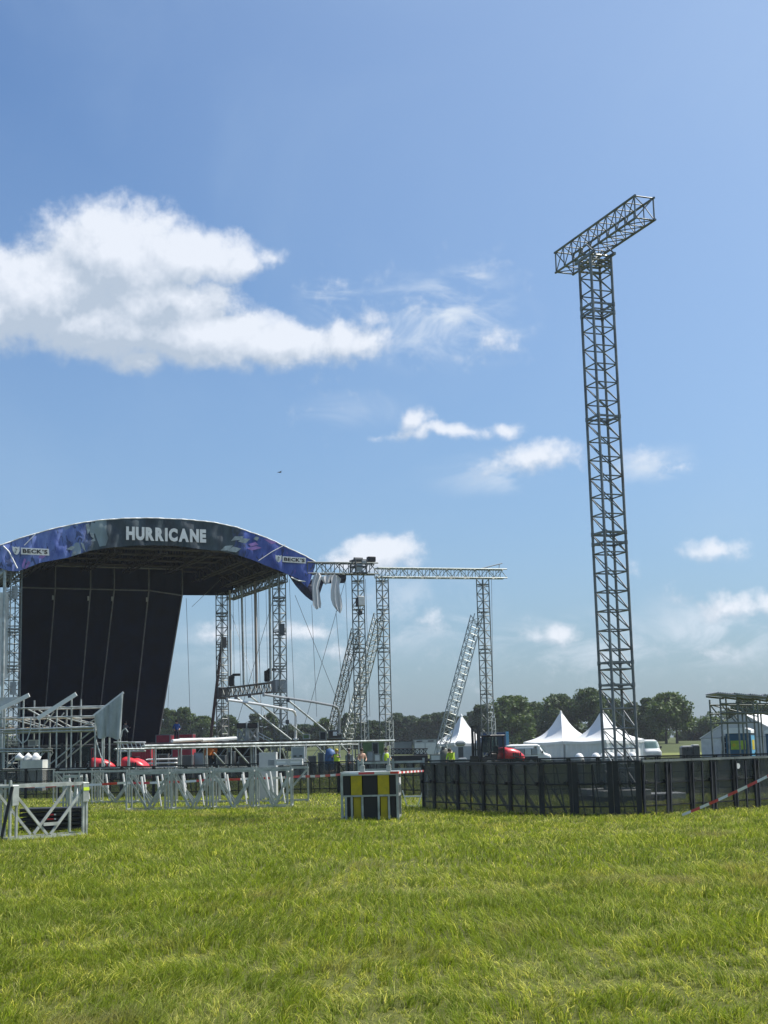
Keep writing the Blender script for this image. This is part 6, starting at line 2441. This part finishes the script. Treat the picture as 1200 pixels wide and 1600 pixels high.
# ------------------------------------------------------------------ people
def person(p, rz, label, shirt, trousers, pose, skin=SKIN, vest=None, helmet=None, hair=HAIR):
    """pose: dict of joint positions (metres, person 1.75 m tall facing -y)"""
    t = thing('person', label, 'person', p, rz)
    J = dict(pelvis=(0, 0, .95), waist=(0, 0, 1.10), chest=(0, 0, 1.33), neck=(0, 0, 1.48), head0=(0, -.015, 1.56), head1=(0, -.02, 1.68),
             shL=(.18, 0, 1.42), elL=(.24, .03, 1.13), haL=(.26, -.06, .88), shR=(-.18, 0, 1.42), elR=(-.24, .03, 1.13), haR=(-.26, -.06, .88),
             hipL=(.10, 0, .92), knL=(.11, -.03, .50), anL=(.12, .02, .09), toL=(.13, -.14, .04), hipR=(-.10, 0, .92), knR=(-.11, -.03, .50), anR=(-.12, .02, .09), toR=(-.13, -.14, .04))
    J.update(pose)
    R_ = dict(pelvis=.145, waist=.125, chest=.155, neck=.06, head0=.085, head1=.10, shL=.075, elL=.045, haL=.038, shR=.075, elR=.045, haR=.038, hipL=.10, knL=.065, anL=.045, toL=.04, hipR=.10, knR=.065, anR=.045, toR=.04)
    E = [('pelvis', 'waist'), ('waist', 'chest'), ('chest', 'neck'), ('neck', 'head0'), ('head0', 'head1'), ('chest', 'shL'), ('shL', 'elL'), ('elL', 'haL'), ('chest', 'shR'), ('shR', 'elR'), ('elR', 'haR'),
         ('pelvis', 'hipL'), ('hipL', 'knL'), ('knL', 'anL'), ('anL', 'toL'), ('pelvis', 'hipR'), ('hipR', 'knR'), ('knR', 'anR'), ('anR', 'toR')]
    names_ = list(J)
    me = bpy.data.meshes.new('skel')
    me.from_pydata([J[k] for k in names_], [(names_.index(a), names_.index(b)) for a, b in E], [])
    o = bpy.data.objects.new('skel', me); COL.objects.link(o)
    sk = o.modifiers.new('s', 'SKIN')
    for k, n_ in enumerate(names_):
        d_ = me.skin_vertices[0].data[k]
        r = R_[n_]
        d_.radius = (r, r * (.8 if n_ in ('chest', 'pelvis', 'waist') else 1))
        d_.use_root = n_ == 'pelvis'
    sub = o.modifiers.new('u', 'SUBSURF'); sub.levels = 1; sub.render_levels = 1
    bpy.context.view_layer.update()
    m2 = bpy.data.meshes.new_from_object(o.evaluated_get(bpy.context.evaluated_depsgraph_get()))
    COL.objects.unlink(o); bpy.data.objects.remove(o)
    for m_ in (skin, shirt, trousers, BLKP):
        m2.materials.append(m_)
    waist = J['pelvis'][2] + .08
    idx = []
    for f_ in m2.polygons:
        c = f_.center
        dh = min((c - V(J['haL'])).length, (c - V(J['haR'])).length)
        if c.z > J['neck'][2] + .0 and (c - V(J['head0'])).length < .24 or dh < .10:
            idx.append(0)
        elif c.z < .11:
            idx.append(3)
        elif min((c - V(J[k])).length for k in ('knL', 'knR', 'anL', 'anR', 'hipL', 'hipR')) < min((c - V(J[k])).length for k in ('chest', 'elL', 'elR', 'shL', 'shR', 'waist')):
            idx.append(2)
        else:
            idx.append(1)
    m2.polygons.foreach_set('material_index', idx)
    m2.polygons.foreach_set('use_smooth', [True] * len(m2.polygons))
    put('body', m2, t)
    h1, h0 = V(J['head1']), V(J['head0'])
    MB().lathe(h1 + V((0, .015, 0)), [(.108, -.05), (.116, .0), (.105, .06), (.06, .105), (.01, .118)], 12).build('helmet' if helmet else 'hair', helmet or hair, t, smooth=True)
    f_ = MB()
    f_.prism([h0 + V((-.015, -.085, .02)), h0 + V((.015, -.085, .02)), h0 + V((0, -.085, .06))], (0, -.03, 0))
    f_.box(h0 + V((.1, 0, .04)), (.02, .03, .06)).box(h0 + V((-.1, 0, .04)), (.02, .03, .06))
    f_.build('face', skin, t)
    e = MB().box(h0 + V((.035, -.095, .075)), (.02, .012, .012)).box(h0 + V((-.035, -.095, .075)), (.02, .012, .012))
    e.build('eyes', BLKP, t)
    for s_, k in ((1, 'haL'), (-1, 'haR')):
        hb = MB()
        hd = V(J[k]); el_ = V(J['elL' if s_ > 0 else 'elR'])
        d_ = (hd - el_).normalized()
        a_, b_ = basis(d_)
        hb.tube(hd, hd + d_ * .08, .035, 6, .03)
        for q in range(4):
            hb.tube(hd + d_ * .07 + a_ * (-.03 + .02 * q), hd + d_ * (.145 - .008 * abs(q - 1.4)) + a_ * (-.032 + .021 * q) + b_ * .015, .009, 5, .007)
        hb.tube(hd + d_ * .02 + a_ * .035, hd + d_ * .08 + a_ * .06, .011, 5, .008)
        hb.build('hand', skin, t)
    if vest:
        v_ = MB()
        c_, w_ = V(J['chest']), V(J['waist'])
        rings = []
        for p_, r in ((c_ + V((0, 0, .10)), .15), (c_, .19), (c_.lerp(w_, .5), .175), (w_, .17), (w_ + V((0, 0, -.12)), .18)):
            rings.append([p_ + V((math.cos(a) * r * 1.12, math.sin(a) * r * .82, 0)) for a in [2 * PI * i / 14 for i in range(15)]])
        v_.sheet(rings)
        v_.build('vest', vest, t, smooth=True)
    return t


def on_deck(px, Y):
    p = at(px, 1150, Y)
    return V((p.x, Y, DECK))


def on_ground(px, Y, z=0):
    p = at(px, 1180, Y)
    return V((p.x, Y, z))


arm_up = dict(elL=(.30, -.12, 1.22), haL=(.18, -.34, 1.28), elR=(-.30, -.12, 1.22), haR=(-.18, -.34, 1.30))
person(on_deck(276, 112), .3, 'worker in a blue shirt on the stage between the red cabin and the red container', SHIRTB, DENIM, dict(elL=(.27, .08, 1.15), haL=(.20, -.10, 1.05), elR=(-.27, .08, 1.15), haR=(-.2, -.10, 1.02)))
person(on_deck(196, 112), .9, 'worker in dark clothes reaching out at the foot of the black curtain', DGREY, BLKP, arm_up)
person(on_ground(565, 84, 0), .4, 'shirtless worker with dark hair seen from behind, below the first middle tower', SKIN, DENIM, dict(elL=(.27, -.05, 1.15), haL=(.16, -.25, 1.05), elR=(-.27, -.05, 1.15), haR=(-.16, -.25, 1.0)))
person(on_ground(706.5, 86), -.5, 'worker bending in a yellow high-visibility vest left of the covered lamp', HIVIS, DENIM, dict(chest=(0, -.16, 1.28), neck=(0, -.26, 1.38), head0=(0, -.32, 1.43), head1=(0, -.37, 1.53), waist=(0, -.06, 1.09), shL=(.18, -.20, 1.34), shR=(-.18, -.20, 1.34),
                                                                                                                                  elL=(.22, -.32, 1.08), haL=(.16, -.46, .90), elR=(-.22, -.32, 1.08), haR=(-.16, -.46, .9)), vest=HIVIS)
person(on_ground(603, 88), .8, 'worker in a green-yellow vest beside the second middle tower', GREY, DENIM, dict(haL=(.15, -.3, 1.1), elL=(.26, -.1, 1.15)), vest=HIVIS)
person(on_ground(526, 92), -.3, 'worker with a yellow helmet and vest right of the blue tarp bundle', DGREY, DENIM, arm_up, vest=HIVIS, helmet=YEL)
person(on_ground(326, 91, .6), .2, 'left one of two workers in orange vests below the rail', ORANGE, DENIM, {}, vest=ORANGE)
person(on_ground(334, 91.5, .6), -.4, 'right one of two workers in orange vests below the rail', ORANGE, DENIM, arm_up, vest=ORANGE)
t = sc_thing('work_podium', 'low dark podium under the two workers in orange vests', 'podium', 330, 91.3)
MB().box((0, .2, .3), (1.6, 1.4, .6), bev=.02).build('podium_body', BLKP, t)
MB().box((0, .2, .615), (1.66, 1.46, .03)).build('podium_top', WOOD, t)
person(on_ground(545, 95), 1.4, 'worker in black clothes between the rail braces', BLKP, BLKP, {})

# ------------------------------------------------------------------ bird and check
b_ = at(437, 738, 160)
t = thing('bird', 'tiny dark bird high in the sky above the stage roof', 'bird', b_, .6)
loft(mb := MB(), [(-.25, 0, .01, -.01, .01), (-.12, 0, .05, -.05, .05), (.05, 0, .06, -.06, .06), (.2, 0, .03, -.02, .04), (.27, 0, .005, 0, .01)], 10, p=2)
mb.build('body', BLKP, t, smooth=True)
for s_ in (-1, 1):
    MB().prism([(.08, s_ * .03, .02), (.12, s_ * .35, .10), (-.02, s_ * .62, .05), (-.05, s_ * .3, .07), (-.08, s_ * .03, .02)], (0, 0, .012)).build('wing', BLKP, t)

# ------------------------------------------------------------------ thin summer haze
hm = bpy.data.materials.new('haze')
hm.use_nodes = True
t = NT(hm.node_tree)
t.n.clear()
pv = t.node('ShaderNodeVolumePrincipled')
pv.inputs['Color'].default_value = (.86, .93, 1, 1)
pv.inputs['Density'].default_value = .00017
pv.inputs['Anisotropy'].default_value = .2
o_ = t.node('ShaderNodeOutputMaterial')
t.link(pv.outputs[0], o_.inputs['Volume'])
hm.cycles.homogeneous_volume = True
hz = MB().box((0, 720, 10.5), (2810, 1570, 23.0)).build('haze', hm, kind='stuff')
tag(hz, 'thin bluish summer haze lying over the whole field', 'haze')
